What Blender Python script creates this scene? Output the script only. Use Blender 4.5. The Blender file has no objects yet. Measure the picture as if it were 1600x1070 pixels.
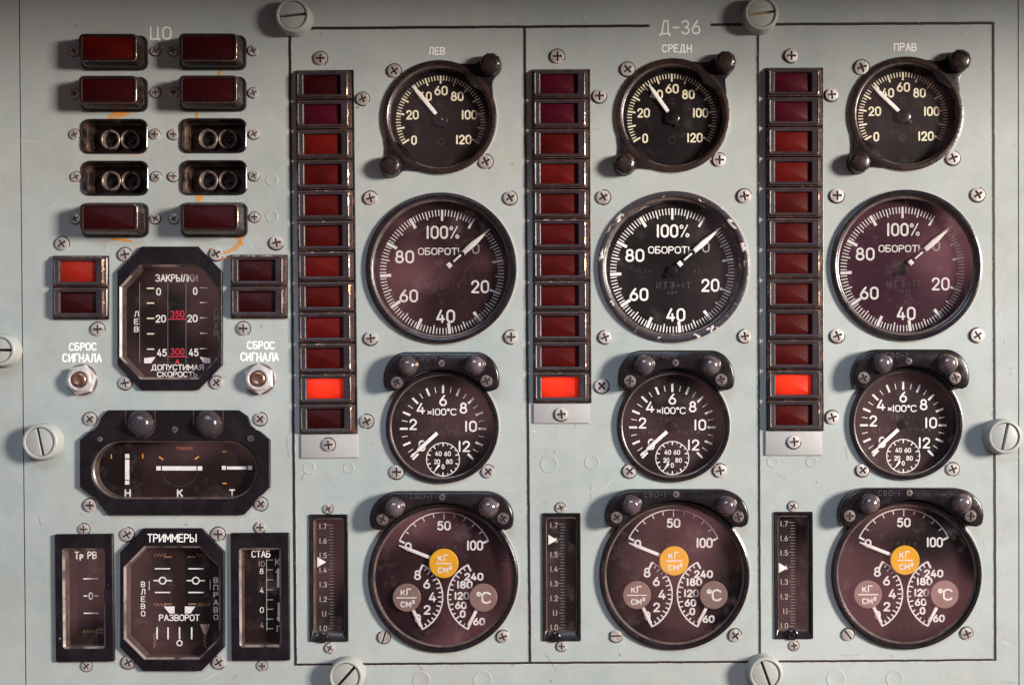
import bpy, bmesh, math, random
from mathutils import Vector
random.seed(7)
S = 0.00035                 # metres per measured unit; the sheet is about 0.56 m wide
VX, VY, D = 840.0, 620.0, 1800.0
sc = bpy.context.scene
COL = sc.collection
R = math.radians

# ------------------------------------------------------------ camera
cam = bpy.data.cameras.new('camera'); camo = bpy.data.objects.new('camera', cam); COL.objects.link(camo)
camo.location = ((VX-800)*S, -D*S, 1.2+(535-VY)*S); camo.rotation_euler = (R(90), 0, 0)
cam.sensor_width = 36; cam.lens = 36*D/1600.0
cam.shift_x = (800-VX)/1600.0; cam.shift_y = (VY-535)/1600.0
cam.clip_start = 0.01; cam.clip_end = 50
sc.camera = camo
sc.view_settings.view_transform = 'Standard'; sc.view_settings.look = 'None'
sc.view_settings.exposure = 0; sc.view_settings.gamma = 1

# ------------------------------------------------------------ world: noise patches made up as a cabin for the glass to reflect
w = bpy.data.worlds.new('World'); sc.world = w; w.use_nodes = True
nt = w.node_tree; nt.nodes.clear()
wo = nt.nodes.new('ShaderNodeOutputWorld'); bg = nt.nodes.new('ShaderNodeBackground')
tc = nt.nodes.new('ShaderNodeTexCoord'); nz = nt.nodes.new('ShaderNodeTexNoise'); rp = nt.nodes.new('ShaderNodeValToRGB')
nz.inputs['Scale'].default_value = 11; nz.inputs['Detail'].default_value = 2.0; nz.inputs['Roughness'].default_value = 0.5
rp.color_ramp.elements[0].position = 0.46; rp.color_ramp.elements[0].color = (0.06, 0.05, 0.055, 1)
rp.color_ramp.elements[1].position = 0.62; rp.color_ramp.elements[1].color = (1.6, 1.15, 1.17, 1)
nt.links.new(tc.outputs['Generated'], nz.inputs['Vector']); nt.links.new(nz.outputs['Fac'], rp.inputs['Fac'])
nt.links.new(rp.outputs['Color'], bg.inputs['Color']); nt.links.new(bg.outputs[0], wo.inputs[0])
bg.inputs['Strength'].default_value = 0.30

# ------------------------------------------------------------ lamps
def area(name, direction, dist, size, power, color, sy=None):
    l = bpy.data.lights.new(name, 'AREA'); l.energy = power; l.color = color; l.size = size
    if sy: l.shape = 'RECTANGLE'; l.size_y = sy
    o = bpy.data.objects.new(name, l); COL.objects.link(o)
    d = Vector(direction).normalized(); o.location = Vector((0, 0, 1.2)) + d*dist
    o.rotation_euler = (-d).to_track_quat('-Z', 'Y').to_euler()
    return o
area('key_lamp', (46, -29, 9), 3.0, 0.52, 200, (1.0, 0.92, 0.83), 0.62)
area('fill_lamp', (-0.10, -0.80, 0.62), 2.2, 1.1, 20, (0.60, 0.80, 1.0), 0.7)  # cool fill added from the front to blue the shadows, no window there

# ------------------------------------------------------------ materials
MATS = {}
def mat(name, col, rough=0.5, metal=0.0, spec=0.5, noise=None, bump=None, emit=None, coat=0.0, chips=None, scale=60.0, speck=None, chip_metal=True):
    """noise=(colour2, scale, lo, hi); bump=(scale, strength); chips=(colour, scale, threshold); speck=(colour, scale, threshold)"""
    m = bpy.data.materials.new(name); m.use_nodes = True; n = m.node_tree; p = n.nodes['Principled BSDF']
    p.inputs['Base Color'].default_value = (*col, 1); p.inputs['Roughness'].default_value = rough
    p.inputs['Metallic'].default_value = metal; p.inputs['Specular IOR Level'].default_value = spec
    p.inputs['Coat Weight'].default_value = coat; p.inputs['Coat Roughness'].default_value = 0.12
    geo = n.nodes.new('ShaderNodeNewGeometry')
    last = None
    def layer(c2, scl, lo, hi, det=4.0, rou=0.6, dist=0.0, amount=1.0):
        nonlocal last
        t = n.nodes.new('ShaderNodeTexNoise'); t.inputs['Scale'].default_value = scl; t.inputs['Detail'].default_value = det
        t.inputs['Roughness'].default_value = rou; t.inputs['Distortion'].default_value = dist
        n.links.new(geo.outputs['Position'], t.inputs['Vector'])
        mr = n.nodes.new('ShaderNodeMapRange'); mr.inputs['From Min'].default_value = lo; mr.inputs['From Max'].default_value = hi
        mr.inputs['To Max'].default_value = amount
        n.links.new(t.outputs['Fac'], mr.inputs['Value'])
        mx = n.nodes.new('ShaderNodeMix'); mx.data_type = 'RGBA'
        n.links.new(mr.outputs['Result'], mx.inputs['Factor'])
        if last: n.links.new(last, mx.inputs['A'])
        else: mx.inputs['A'].default_value = (*col, 1)
        mx.inputs['B'].default_value = (*c2, 1); last = mx.outputs['Result']
        return mr
    if noise: layer(noise[0], noise[1], noise[2], noise[3])
    if speck: layer(speck[0], speck[1], speck[2], speck[2]+0.03, 2.0, 0.5)
    if chips:
        mr = layer(chips[0], chips[1], chips[2], chips[2]+0.015, 5.0, 0.65, 0.6)
        if chip_metal: n.links.new(mr.outputs['Result'], p.inputs['Metallic'])
    if last: n.links.new(last, p.inputs['Base Color'])
    if bump:
        t = n.nodes.new('ShaderNodeTexNoise'); t.inputs['Scale'].default_value = bump[0]; t.inputs['Detail'].default_value = 4
        n.links.new(geo.outputs['Position'], t.inputs['Vector'])
        b = n.nodes.new('ShaderNodeBump'); b.inputs['Strength'].default_value = bump[1]; b.inputs['Distance'].default_value = 0.0006
        n.links.new(t.outputs['Fac'], b.inputs['Height']); n.links.new(b.outputs['Normal'], p.inputs['Normal'])
        mr = n.nodes.new('ShaderNodeMapRange'); mr.inputs['To Min'].default_value = max(0.05, rough-0.12); mr.inputs['To Max'].default_value = rough+0.15
        n.links.new(t.outputs['Fac'], mr.inputs['Value']); n.links.new(mr.outputs['Result'], p.inputs['Roughness'])
    if emit:
        p.inputs['Emission Color'].default_value = (*emit[0], 1)
        tg = n.nodes.new('ShaderNodeTexCoord'); mp = n.nodes.new('ShaderNodeMapping'); mp.inputs['Location'].default_value = (-.40, -.42, 0); mp.inputs['Scale'].default_value = (1, .62, 0)
        n.links.new(tg.outputs['Generated'], mp.inputs['Vector']); ln = n.nodes.new('ShaderNodeVectorMath'); ln.operation = 'LENGTH'; n.links.new(mp.outputs['Vector'], ln.inputs[0])
        me_ = n.nodes.new('ShaderNodeMapRange'); me_.interpolation_type = 'SMOOTHSTEP'; me_.inputs['From Min'].default_value = .05; me_.inputs['From Max'].default_value = .72; me_.inputs['To Min'].default_value = emit[1]*1.25; me_.inputs['To Max'].default_value = emit[1]*.28
        n.links.new(ln.outputs['Value'], me_.inputs['Value']); n.links.new(me_.outputs['Result'], p.inputs['Emission Strength'])
    MATS[name] = m; return m

mat('lit_bevel', (0.11, 0.08, 0.072), 0.3, noise=((0.05, 0.036, 0.034), 120, 0.4, 0.65), bump=(500, .15))  # inner walls painted lighter than the rim to look lit
mat('edge_highlight', (0.21, 0.16, 0.145), 0.35, noise=((0.04, 0.03, 0.03), 90, .46, .6))  # bright line painted as the highlight along window edges
mat('black_paint', (0.006, 0.004, 0.006), 0.42, spec=.22, noise=((0.015, 0.011, 0.015), 90, 0.4, 0.7), bump=(900, 0.35), speck=((0.25, 0.2, 0.19), 420, 0.745))
mat('black_smooth', (0.008, 0.006, 0.008), 0.2, noise=((0.022, 0.016, 0.019), 120, 0.45, 0.75), bump=(300, 0.08), speck=((0.28, 0.22, 0.2), 380, 0.77))
mat('bakelite', (0.020, 0.011, 0.010), 0.27, noise=((0.045, 0.026, 0.021), 120, 0.45, 0.75), bump=(700, 0.2))
mat('frame_plastic', (0.024, 0.017, 0.023), 0.38, spec=.4, noise=((0.046, 0.034, 0.042), 110, 0.4, 0.75), bump=(800, 0.2), chips=((0.42, 0.24, 0.15), 240, 0.70))
mat('worn_glint_edge', (0.060, 0.036, 0.034), 0.3, chips=((0.46, 0.29, 0.20), 130, 0.565), bump=(500, .1))  # copper wear on cell edges, also painted glints on hoods and domes
mat('frame_side', (0.007, 0.004, 0.005), 0.25, noise=((0.10, 0.045, 0.025), 160, 0.52, 0.72))
mat('lamp_body', (0.010, 0.006, 0.006), 0.2, noise=((0.028, 0.014, 0.012), 120, 0.4, 0.75), bump=(500, 0.2))
mat('chipped_black', (0.03, 0.022, 0.027), 0.36, chips=((0.66, 0.57, 0.55), 105, 0.575), bump=(400, 0.3), chip_metal=False)
mat('dial_black', (0.007, 0.005, 0.006), 0.5, spec=.12, noise=((0.014, 0.010, 0.011), 40, 0.4, 0.7), speck=((0.16, 0.12, 0.12), 700, 0.76))
mat('dial_plum_sheen', (0.020, 0.008, 0.011), 0.5, spec=.12, noise=((0.046, 0.020, 0.024), 24, 0.35, 0.7), speck=((0.2, 0.14, 0.15), 700, 0.76))  # reddish reflection of the cover glass painted into the dial colour
mat('dial_magenta_sheen', (0.046, 0.013, 0.026), 0.5, spec=.12, noise=((0.068, 0.022, 0.038), 24, 0.35, 0.7), speck=((0.2, 0.14, 0.15), 700, 0.76))  # stronger pink glass reflection, also painted into the dial
mat('dial_brown', (0.014, 0.009, 0.010), 0.5, spec=.12, noise=((0.028, 0.018, 0.018), 30, 0.35, 0.7), speck=((0.2, 0.14, 0.13), 700, 0.76))
mat('white_print', (0.90, 0.87, 0.84), 0.5, noise=((0.74, 0.69, 0.66), 300, 0.45, 0.75))
mat('cream_print', (0.84, 0.76, 0.56), 0.5, noise=((0.6, 0.5, 0.34), 300, 0.5, 0.8))
mat('panel_print', (0.93, 0.90, 0.85), 0.5, noise=((0.5, 0.5, 0.47), 700, 0.60, 0.74))
mat('grey_print', (0.30, 0.25, 0.24), 0.5)
mat('faint_print', (0.075, 0.052, 0.055), 0.5, noise=((0.03, 0.02, 0.02), 500, 0.45, 0.6))
mat('orange_print', (0.72, 0.30, 0.06), 0.5)
mat('dim_orange_print', (0.34, 0.18, 0.09), 0.5)
mat('tape_print', (0.46, 0.38, 0.34), .5)
mat('red_print', (0.68, 0.03, 0.07), 0.5)
mat('dark_red_disc', (0.1, 0.02, 0.025), 0.4)
mat('yellow_cap', (0.88, 0.46, 0.02), 0.42, noise=((0.82, 0.40, 0.015), 200, 0.4, 0.7))
mat('mauve_cap', (0.29, 0.19, 0.165), 0.45, noise=((0.24, 0.15, 0.13), 150, 0.4, 0.7))
mat('screw_metal', (0.56, 0.51, 0.49), 0.45, 0.5, noise=((0.30, 0.24, 0.21), 260, 0.42, 0.72), bump=(900, 0.3))
mat('screw_dark', (0.25, 0.2, 0.19), 0.4, 0.6, noise=((0.1, 0.07, 0.07), 260, 0.4, 0.7))
mat('slot_dirt', (0.03, 0.018, 0.017), 0.7)
mat('steel', (0.66, 0.62, 0.62), 0.33, 0.45, noise=((0.34, 0.26, 0.24), 200, 0.5, 0.75), bump=(700, 0.15))
mat('copper', (0.42, 0.24, 0.17), 0.3, 0.85, noise=((0.2, 0.11, 0.08), 250, 0.4, 0.7))
mat('brown_metal', (0.10, 0.055, 0.04), 0.3, 0.4, noise=((0.015, 0.009, 0.008), 160, 0.38, 0.55), bump=(500, 0.3))
mat('holder_metal', (0.27, 0.205, 0.175), 0.34, 0.5, noise=((0.12, 0.07, 0.05), 300, 0.45, 0.7))
mat('brass', (0.62, 0.42, 0.22), 0.35, 0.7)
mat('lens_red', (0.060, 0.003, 0.002), 0.45, spec=0.08, noise=((0.038, 0.002, 0.0015), 100, 0.4, 0.7), bump=(300, 0.12), speck=((0.3, 0.08, 0.09), 500, 0.78))
mat('lens_bright_red', (0.092, 0.004, 0.003), 0.45, spec=0.08, noise=((0.062, 0.003, 0.0025), 100, 0.4, 0.7), bump=(300, 0.12))
mat('lens_crimson', (0.046, 0.002, 0.007), 0.4, spec=0.12, noise=((0.04, 0.002, 0.008), 100, 0.4, 0.7), bump=(300, 0.1))
mat('lens_maroon', (0.026, 0.0015, 0.002), 0.4, spec=0.12, noise=((0.020, 0.002, 0.003), 100, 0.4, 0.7), bump=(300, 0.1))
mat('lens_orange', (0.16, 0.010, 0.005), 0.38, spec=.12, emit=((1.0, 0.05, 0.01), 0.10), noise=((0.16, 0.008, 0.004), 90, 0.4, 0.7), bump=(300, 0.1))
mat('lens_lit', (0.35, 0.012, 0.006), 0.35, spec=.1, emit=((1.0, 0.036, 0.007), 0.70), noise=((0.22, 0.008, 0.004), 60, 0.4, 0.65), bump=(300, 0.1))
mat('plate_metal', (0.36, 0.355, 0.35), 0.45, 0.0, noise=((0.35, 0.34, 0.34), 120, 0.4, 0.7), bump=(700, 0.15))
mat('line_paint', (0.022, 0.014, 0.017), 0.45, speck=((0.35, 0.3, 0.28), 500, 0.70))
mat('line_edge', (0.62, 0.58, 0.56), 0.4, noise=((0.38, 0.38, 0.36), 350, 0.48, 0.56))
mat('rust_paint', (0.55, 0.23, 0.035), 0.5, noise=((0.36, 0.27, 0.17), 260, 0.52, 0.66))
mat('rust_stain', (0.40, 0.33, 0.25), 0.5, noise=((0.46, 0.42, 0.35), 220, 0.45, 0.7))
mat('grime_mark', (0.20, 0.165, 0.145), .6, noise=((0.36, 0.36, 0.34), 300, .4, .65))
mat('gap_shade', (0.015, 0.013, 0.014), 0.7)
mat('shield_vinyl', (0.02, 0.02, 0.022), 0.8, bump=(600, 0.4))

def panel_paint(name, col, col2):
    m = bpy.data.materials.new(name); m.use_nodes = True; n = m.node_tree; p = n.nodes['Principled BSDF']; L = n.links.new
    geo = n.nodes.new('ShaderNodeNewGeometry')
    def noise(scl, det=4, rou=0.6, dist=0.0, vec=None):
        t = n.nodes.new('ShaderNodeTexNoise'); t.inputs['Scale'].default_value = scl; t.inputs['Detail'].default_value = det
        t.inputs['Roughness'].default_value = rou; t.inputs['Distortion'].default_value = dist
        L(vec or geo.outputs['Position'], t.inputs['Vector']); return t.outputs['Fac']
    def rng(v, a, b, c=0.0, d=1.0):
        r = n.nodes.new('ShaderNodeMapRange'); r.inputs['From Min'].default_value = a; r.inputs['From Max'].default_value = b
        r.inputs['To Min'].default_value = c; r.inputs['To Max'].default_value = d; L(v, r.inputs['Value']); return r.outputs['Result']
    def mix(f, a, b):
        x = n.nodes.new('ShaderNodeMix'); x.data_type = 'RGBA'; L(f, x.inputs['Factor'])
        if isinstance(a, tuple): x.inputs['A'].default_value = (*a, 1)
        else: L(a, x.inputs['A'])
        x.inputs['B'].default_value = (*b, 1); return x.outputs['Result']
    c = mix(rng(noise(9, 5), 0.35, 0.65), col, col2)
    c = mix(rng(noise(28, 6, 0.7), 0.47, 0.74, 0, 0.5), c, (0.345, 0.31, 0.27))       # grime
    c = mix(rng(noise(240, 3, 0.6), 0.72, 0.76, 0, 0.55), c, (0.25, 0.19, 0.16))      # specks
    c = mix(rng(noise(150, 3, 0.6, 0.5), 0.735, 0.75, 0, 0.5), c, (0.66, 0.65, 0.62))  # chips
    c = mix(rng(noise(75, 5, 0.75), 0.4, 0.7, 0, 0.35), c, (0.44, 0.455, 0.43))
    mp = n.nodes.new('ShaderNodeMapping'); mp.inputs['Scale'].default_value = (9, 9, 260); mp.inputs['Rotation'].default_value = (0, R(35), 0)
    L(geo.outputs['Position'], mp.inputs['Vector'])
    c = mix(rng(noise(4, 2, 0.5, 0.2, mp.outputs['Vector']), 0.755, 0.77, 0, 0.35), c, (0.62, 0.60, 0.57))
    L(c, p.inputs['Base Color'])
    L(rng(noise(60, 4), 0.3, 0.7, 0.36, 0.52), p.inputs['Roughness'])
    b = n.nodes.new('ShaderNodeBump'); b.inputs['Strength'].default_value = 0.10; b.inputs['Distance'].default_value = 0.0006
    L(noise(620, 3), b.inputs['Height'])
    b2 = n.nodes.new('ShaderNodeBump'); b2.inputs['Strength'].default_value = 0.12; b2.inputs['Distance'].default_value = 0.003
    L(noise(22, 3), b2.inputs['Height']); L(b.outputs['Normal'], b2.inputs['Normal'])
    L(b2.outputs['Normal'], p.inputs['Normal']); p.inputs['Specular IOR Level'].default_value = 0.35
    MATS[name] = m
panel_paint('panel_paint', (0.388, 0.424, 0.414), (0.295, 0.330, 0.326))
panel_paint('fastener_paint', (0.36, 0.37, 0.35), (0.29, 0.30, 0.285))

def glass(name, tint, refl, dust_sheen):
    m = bpy.data.materials.new(name); m.use_nodes = True; n = m.node_tree; n.nodes.clear(); L = n.links.new
    o = n.nodes.new('ShaderNodeOutputMaterial'); tr = n.nodes.new('ShaderNodeBsdfTransparent'); gl = n.nodes.new('ShaderNodeBsdfGlossy')
    df = n.nodes.new('ShaderNodeBsdfDiffuse'); df.inputs['Color'].default_value = (0.45, 0.36, 0.36, 1)  # dust smudges, tinted pink to imitate the sheen of coated glass
    gl.inputs['Color'].default_value = (*tint, 1); gl.inputs['Roughness'].default_value = 0.04
    lw = n.nodes.new('ShaderNodeLayerWeight'); lw.inputs['Blend'].default_value = 0.25
    mr = n.nodes.new('ShaderNodeMapRange'); mr.inputs['To Min'].default_value = refl; mr.inputs['To Max'].default_value = 0.8
    L(lw.outputs['Fresnel'], mr.inputs['Value']); geo = n.nodes.new('ShaderNodeNewGeometry'); inv = n.nodes.new('ShaderNodeMath'); inv.operation = 'SUBTRACT'; inv.inputs[0].default_value = 1
    L(geo.outputs['Backfacing'], inv.inputs[1]); mul = n.nodes.new('ShaderNodeMath'); mul.operation = 'MULTIPLY'; L(inv.outputs[0], mul.inputs[0])
    m1 = n.nodes.new('ShaderNodeMixShader'); L(mr.outputs['Result'], mul.inputs[1]); L(mul.outputs[0], m1.inputs[0]); L(tr.outputs[0], m1.inputs[1]); L(gl.outputs[0], m1.inputs[2])
    t = n.nodes.new('ShaderNodeTexNoise'); t.inputs['Scale'].default_value = 55; t.inputs['Detail'].default_value = 7; t.inputs['Roughness'].default_value = 0.7
    L(geo.outputs['Position'], t.inputs['Vector'])
    r2 = n.nodes.new('ShaderNodeMapRange'); r2.inputs['From Min'].default_value = 0.54; r2.inputs['From Max'].default_value = 0.80; r2.inputs['To Max'].default_value = dust_sheen; r2.inputs['To Min'].default_value = 0.002
    L(t.outputs['Fac'], r2.inputs['Value']); mu2 = n.nodes.new('ShaderNodeMath'); mu2.operation = 'MULTIPLY'; L(inv.outputs[0], mu2.inputs[0]); L(r2.outputs['Result'], mu2.inputs[1])
    m2 = n.nodes.new('ShaderNodeMixShader'); L(mu2.outputs[0], m2.inputs[0]); L(m1.outputs[0], m2.inputs[1]); L(df.outputs[0], m2.inputs[2])
    L(m2.outputs[0], o.inputs[0]); MATS[name] = m
glass('glass_clear', (1.0, 0.85, 0.86), 0.04, 0.10)
glass('glass_coated', (1.0, 0.56, 0.60), 0.24, 0.14)
glass('glass_window', (1.0, 0.66, 0.66), 0.12, 0.11)

# ------------------------------------------------------------ mesh tools (all in measured units, x right, y up, z out of the sheet)
class MB:
    def __init__(s): s.v = []; s.f = []; s.m = []
    def face(s, idx, mi=0): s.f.append(idx); s.m.append(mi)
    def loft(s, loops, closed=True, cap0=False, cap1=True, mi=0, mis=None):
        base = len(s.v); n = len(loops[0])
        for lp in loops: s.v.extend(lp)
        for k in range(len(loops)-1):
            m = mis[k] if mis else mi
            for i in range(n):
                j = (i+1) % n
                s.face((base+k*n+i, base+k*n+j, base+(k+1)*n+j, base+(k+1)*n+i), m)
        if cap0: s.face(tuple(base+i for i in reversed(range(n))), mis[0] if mis else mi)
        if cap1:
            e = base+(len(loops)-1)*n
            s.face(tuple(e+i for i in range(n)), mis[-1] if mis else mi)
        return s
    def box(s, x0, y0, z0, x1, y1, z1, mi=0):
        q = [(x0, y0), (x1, y0), (x1, y1), (x0, y1)]
        return s.loft([[(*p, z0) for p in q], [(*p, z1) for p in q]], cap0=True, mi=mi)
    def build(s, name, mats, parent=None, smooth=True, angle=32, share=None):
        me = bpy.data.meshes.new(name)
        me.from_pydata([(a*S, b*S, c*S) for a, b, c in s.v], [], s.f)
        if isinstance(mats, str): mats = [mats]
        for q in mats: me.materials.append(MATS[q])
        me.polygons.foreach_set('material_index', s.m)
        if smooth:
            me.polygons.foreach_set('use_smooth', [True]*len(s.f)); me.update(); me.set_sharp_from_angle(angle=R(angle))
        me.update()
        o = bpy.data.objects.new(name, me); COL.objects.link(o)
        if parent: o.parent = parent
        return o

def circ(r, z, n=64, cx=0, cy=0, a0=0):
    return [(cx+r*math.cos(a0+2*math.pi*i/n), cy+r*math.sin(a0+2*math.pi*i/n), z) for i in range(n)]
def lathe(mb, prof, n=64, cx=0, cy=0, cap1=True, cap0=False, mi=0, mis=None):
    return mb.loft([circ(max(r, 0.02), z, n, cx, cy) for r, z in prof], cap0=cap0, cap1=cap1, mi=mi, mis=mis)
def rrect(w, h, r, z, cx=0, cy=0, n=6):
    pts = []
    for sx, sy, a in ((1, 1, 0), (-1, 1, 90), (-1, -1, 180), (1, -1, 270)):
        for i in range(n+1):
            t = R(a+90*i/n); pts.append((cx+sx*(w/2-r)+r*math.cos(t), cy+sy*(h/2-r)+r*math.sin(t), z))
    return pts
def octo(w, h, c, d, z, cx=0, cy=0):
    q = [(w/2, -h/2+d), (w/2, h/2-d), (w/2-c, h/2), (-w/2+c, h/2), (-w/2, h/2-d), (-w/2, -h/2+d), (-w/2+c, -h/2), (w/2-c, -h/2)]
    return [(cx+a, cy+b, z) for a, b in q]
def offset(poly, d):
    """move a counter-clockwise outline inwards by d"""
    out = []; n = len(poly)
    for i in range(n):
        p, a, b = poly[i], poly[i-1], poly[(i+1) % n]
        e1 = Vector((p[0]-a[0], p[1]-a[1])).normalized(); e2 = Vector((b[0]-p[0], b[1]-p[1])).normalized()
        n1 = Vector((-e1.y, e1.x)); n2 = Vector((-e2.y, e2.x)); m = n1+n2
        if m.length < 1e-6: m = n1
        m.normalize(); k = d/max(0.5, m.dot(n1)); out.append((p[0]+m.x*k, p[1]+m.y*k, *p[2:]))
    return out
def atz(poly, z): return [(p[0], p[1], z) for p in poly]
def prism(mb, poly, z0, z1, bev=1.0, mi=0):
    return mb.loft([atz(poly, z0), atz(poly, z1-bev), atz(offset(poly, bev*0.35), z1-bev*0.3), atz(offset(poly, bev), z1)], mi=mi)

# ---- strokes: print laid as ribbons
ZS = [0]
def ribbon(mb, pts, wd, z, mi=0, closed=False, cap=True):
    pts = [Vector(p) for p in pts]
    q = [pts[0]]
    for p in pts[1:]:
        if (p-q[-1]).length > 1e-4: q.append(p)
    pts = q
    if closed and (pts[0]-pts[-1]).length < 1e-3: pts.pop()
    if not closed:
        for i in range(1, len(pts)-1):           # break the stroke at sharp corners
            a = (pts[i]-pts[i-1]).normalized(); b = (pts[i+1]-pts[i]).normalized()
            if a.dot(b) < 0.62:
                ribbon(mb, pts[:i+1], wd, z, mi, False, cap); ribbon(mb, pts[i:], wd, z, mi, False, cap); return
    ZS[0] = (ZS[0]+1) % 9; zz = z+ZS[0]*0.03
    n = len(pts)
    if n < 2: return
    L, Rr = [], []
    for i in range(n):
        if closed: a, b = pts[i]-pts[i-1], pts[(i+1) % n]-pts[i]
        else: a = pts[i]-pts[max(i-1, 0)] if i else pts[1]-pts[0]; b = pts[min(i+1, n-1)]-pts[i] if i < n-1 else a
        a = a.normalized(); b = b.normalized(); na = Vector((-a.y, a.x)); nb = Vector((-b.y, b.x)); m = (na+nb).normalized()
        k = wd/2/max(0.6, m.dot(na)); L.append(pts[i]+m*k); Rr.append(pts[i]-m*k)
    base = len(mb.v)
    mb.v += [(p.x, p.y, zz) for p in L]+[(p.x, p.y, zz) for p in Rr]
    for i in range(n if closed else n-1):
        j = (i+1) % n; mb.face((base+i, base+n+i, base+n+j, base+j), mi)
    if cap and not closed:
        for e, d, l, r in ((pts[0], pts[0]-pts[1], 0, n), (pts[-1], pts[-1]-pts[-2], n-1, 2*n-1)):
            d = d.normalized(); s0 = Vector((-d.y, d.x)); ids = []
            for t in (45, 90, 135):
                v = e+(s0*math.cos(R(t))+d*math.sin(R(t)))*wd/2; ids.append(len(mb.v)); mb.v.append((v.x, v.y, zz))
            a, b = (r, l) if l == 0 else (l, r)
            mb.face((base+a, *ids, base+b), mi)

def A(cx, cy, rx, ry, a0, a1, n=None):
    n = n or max(4, int(abs(a1-a0)/18))
    return [(cx+rx*math.cos(R(a0+(a1-a0)*i/n)), cy+ry*math.sin(R(a0+(a1-a0)*i/n))) for i in range(n+1)]
O_ = A(.29, .70, .29, .30, 0, 180)+A(.29, .30, .29, .30, 180, 360)
C_ = A(.29, .70, .29, .30, 28, 180)+A(.29, .30, .29, .30, 180, 332)
P_ = [[(0, 0), (0, 1)], [(0, 1), (.28, 1)]+A(.28, .745, .24, .255, 90, -90)+[(0, .49)]]
V_ = P_+[[(.25, .49)]+A(.28, .245, .27, .245, 90, -90)+[(0, 0)]]
G = {  # glyph: (width, strokes, closed strokes)
 '0': (.56, [], [A(.28, .70, .28, .30, 0, 180)+A(.28, .30, .28, .30, 180, 360)]),
 '1': (.14, [[(.07, 0), (.07, 1)]], []),
 '2': (.54, [A(.27, .72, .26, .28, 175, -32)+[(0, 0)], [(0, 0), (.54, 0)]], []),
 '3': (.54, [A(.25, .755, .25, .245, 155, -90), A(.25, .255, .28, .255, 90, -155)], []),
 '4': (.58, [[(.34, 1), (0, .24)], [(0, .24), (.58, .24)], [(.43, .55), (.43, 0)]], []),
 '5': (.54, [[(.5, 1), (.09, 1)], [(.09, 1), (.04, .54)], [(.04, .54)]+A(.26, .33, .28, .33, 118, -150)], []),
 '6': (.56, [[(.40, 1), (.22, .76), (.07, .52), (.01, .34)]], [A(.28, .30, .28, .30, 0, 360)]),
 '7': (.5, [[(0, 1), (.5, 1)], [(.5, 1), (.16, 0)]], []),
 '8': (.56, [], [A(.28, .76, .22, .24, 0, 360), A(.28, .27, .28, .27, 0, 360)]),
 'О': (.58, [], [O_]), 'С': (.56, [C_], []), 'C': (.66, [[(x*1.15, y) for x, y in C_]], []),
 'Р': (.52, P_, []), 'В': (.55, V_, []), 'Е': (.48, [[(.46, 1), (0, 1)], [(0, 1), (0, 0)], [(0, 0), (.48, 0)], [(0, .52), (.4, .52)]], []),
 'Л': (.56, [[(0, 0), (.1, .06), (.2, 1)], [(.2, 1), (.56, 1)], [(.56, 1), (.56, 0)]], []),
 'Д': (.7, [[(0, -.14), (0, 0)], [(0, 0), (.7, 0)], [(.7, 0), (.7, -.14)], [(.1, 0), (.27, 1)], [(.27, 1), (.57, 1)], [(.57, 1), (.57, 0)]], []),
 'Н': (.54, [[(0, 0), (0, 1)], [(.54, 0), (.54, 1)], [(0, .5), (.54, .5)]], []),
 'П': (.52, [[(0, 0), (0, 1)], [(0, 1), (.52, 1)], [(.52, 1), (.52, 0)]], []),
 'И': (.54, [[(0, 0), (0, 1)], [(0, 0), (.54, 1)], [(.54, 1), (.54, 0)]], []),
 'Г': (.46, [[(0, 0), (0, 1)], [(0, 1), (.46, 1)]], []),
 'Т': (.54, [[(0, 1), (.54, 1)], [(.27, 1), (.27, 0)]], []),
 'А': (.58, [[(0, 0), (.29, 1)], [(.29, 1), (.58, 0)], [(.1, .33), (.48, .33)]], []),
 'К': (.54, [[(0, 0), (0, 1)], [(.5, 1), (.02, .42)], [(.17, .6), (.54, 0)]], []),
 'З': (.54, [A(.25, .755, .25, .245, 155, -90), A(.25, .255, .28, .255, 90, -155)], []),
 'Ь': (.5, [[(0, 1), (0, 0)], [(0, .5), (.24, .5)]+A(.25, .25, .25, .25, 90, -90)+[(0, 0)]], []),
 'Ы': (.74, [[(0, 1), (0, 0)], [(0, .5), (.22, .5)]+A(.22, .25, .24, .25, 90, -90)+[(0, 0)], [(.74, 1), (.74, 0)]], []),
 'М': (.66, [[(0, 0), (0, 1)], [(0, 1), (.33, .3)], [(.33, .3), (.66, 1)], [(.66, 1), (.66, 0)]], []),
 'Я': (.54, [[(.54, 0), (.54, 1)], [(.54, 1), (.27, 1)]+A(.27, .745, .24, .255, 90, 270)+[(.54, .49)], [(.28, .49), (0, 0)]], []),
 'У': (.54, [[(0, 1), (.29, .4)], [(.54, 1), (.14, 0)]], []),
 'Б': (.52, [[(.46, 1), (0, 1)], [(0, 1), (0, 0)], [(0, .55), (.26, .55)]+A(.26, .275, .26, .275, 90, -90)+[(0, 0)]], []),
 'Ц': (.66, [[(0, 1), (0, 0)], [(0, 0), (.66, 0)], [(.66, 0), (.66, -.16)], [(.52, 1), (.52, 0)]], []),
 'Э': (.52, [A(.25, .70, .27, .30, 150, 0)+A(.25, .30, .27, .30, 0, -150), [(.12, .5), (.52, .5)]], []),
 '-': (.42, [[(0, .48), (.42, .48)]], []), '.': (.04, [[(.02, 0), (.02, .03)]], []),
 '×': (.4, [[(0, .2), (.4, .62)], [(0, .62), (.4, .2)]], []), '°': (.26, [], [A(.13, .86, .13, .14, 0, 360)]),
 '%': (.62, [[(.08, 0), (.54, 1)]], [A(.1, .86, .1, .13, 0, 360), A(.54, .13, .1, .13, 0, 360)]),
 '²': (.26, [[(x*.45, y*.42+.55) for x, y in A(.27, .72, .26, .28, 175, -32)+[(0, 0)]], [(0, .55), (.24, .55)]], []),
}
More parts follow.
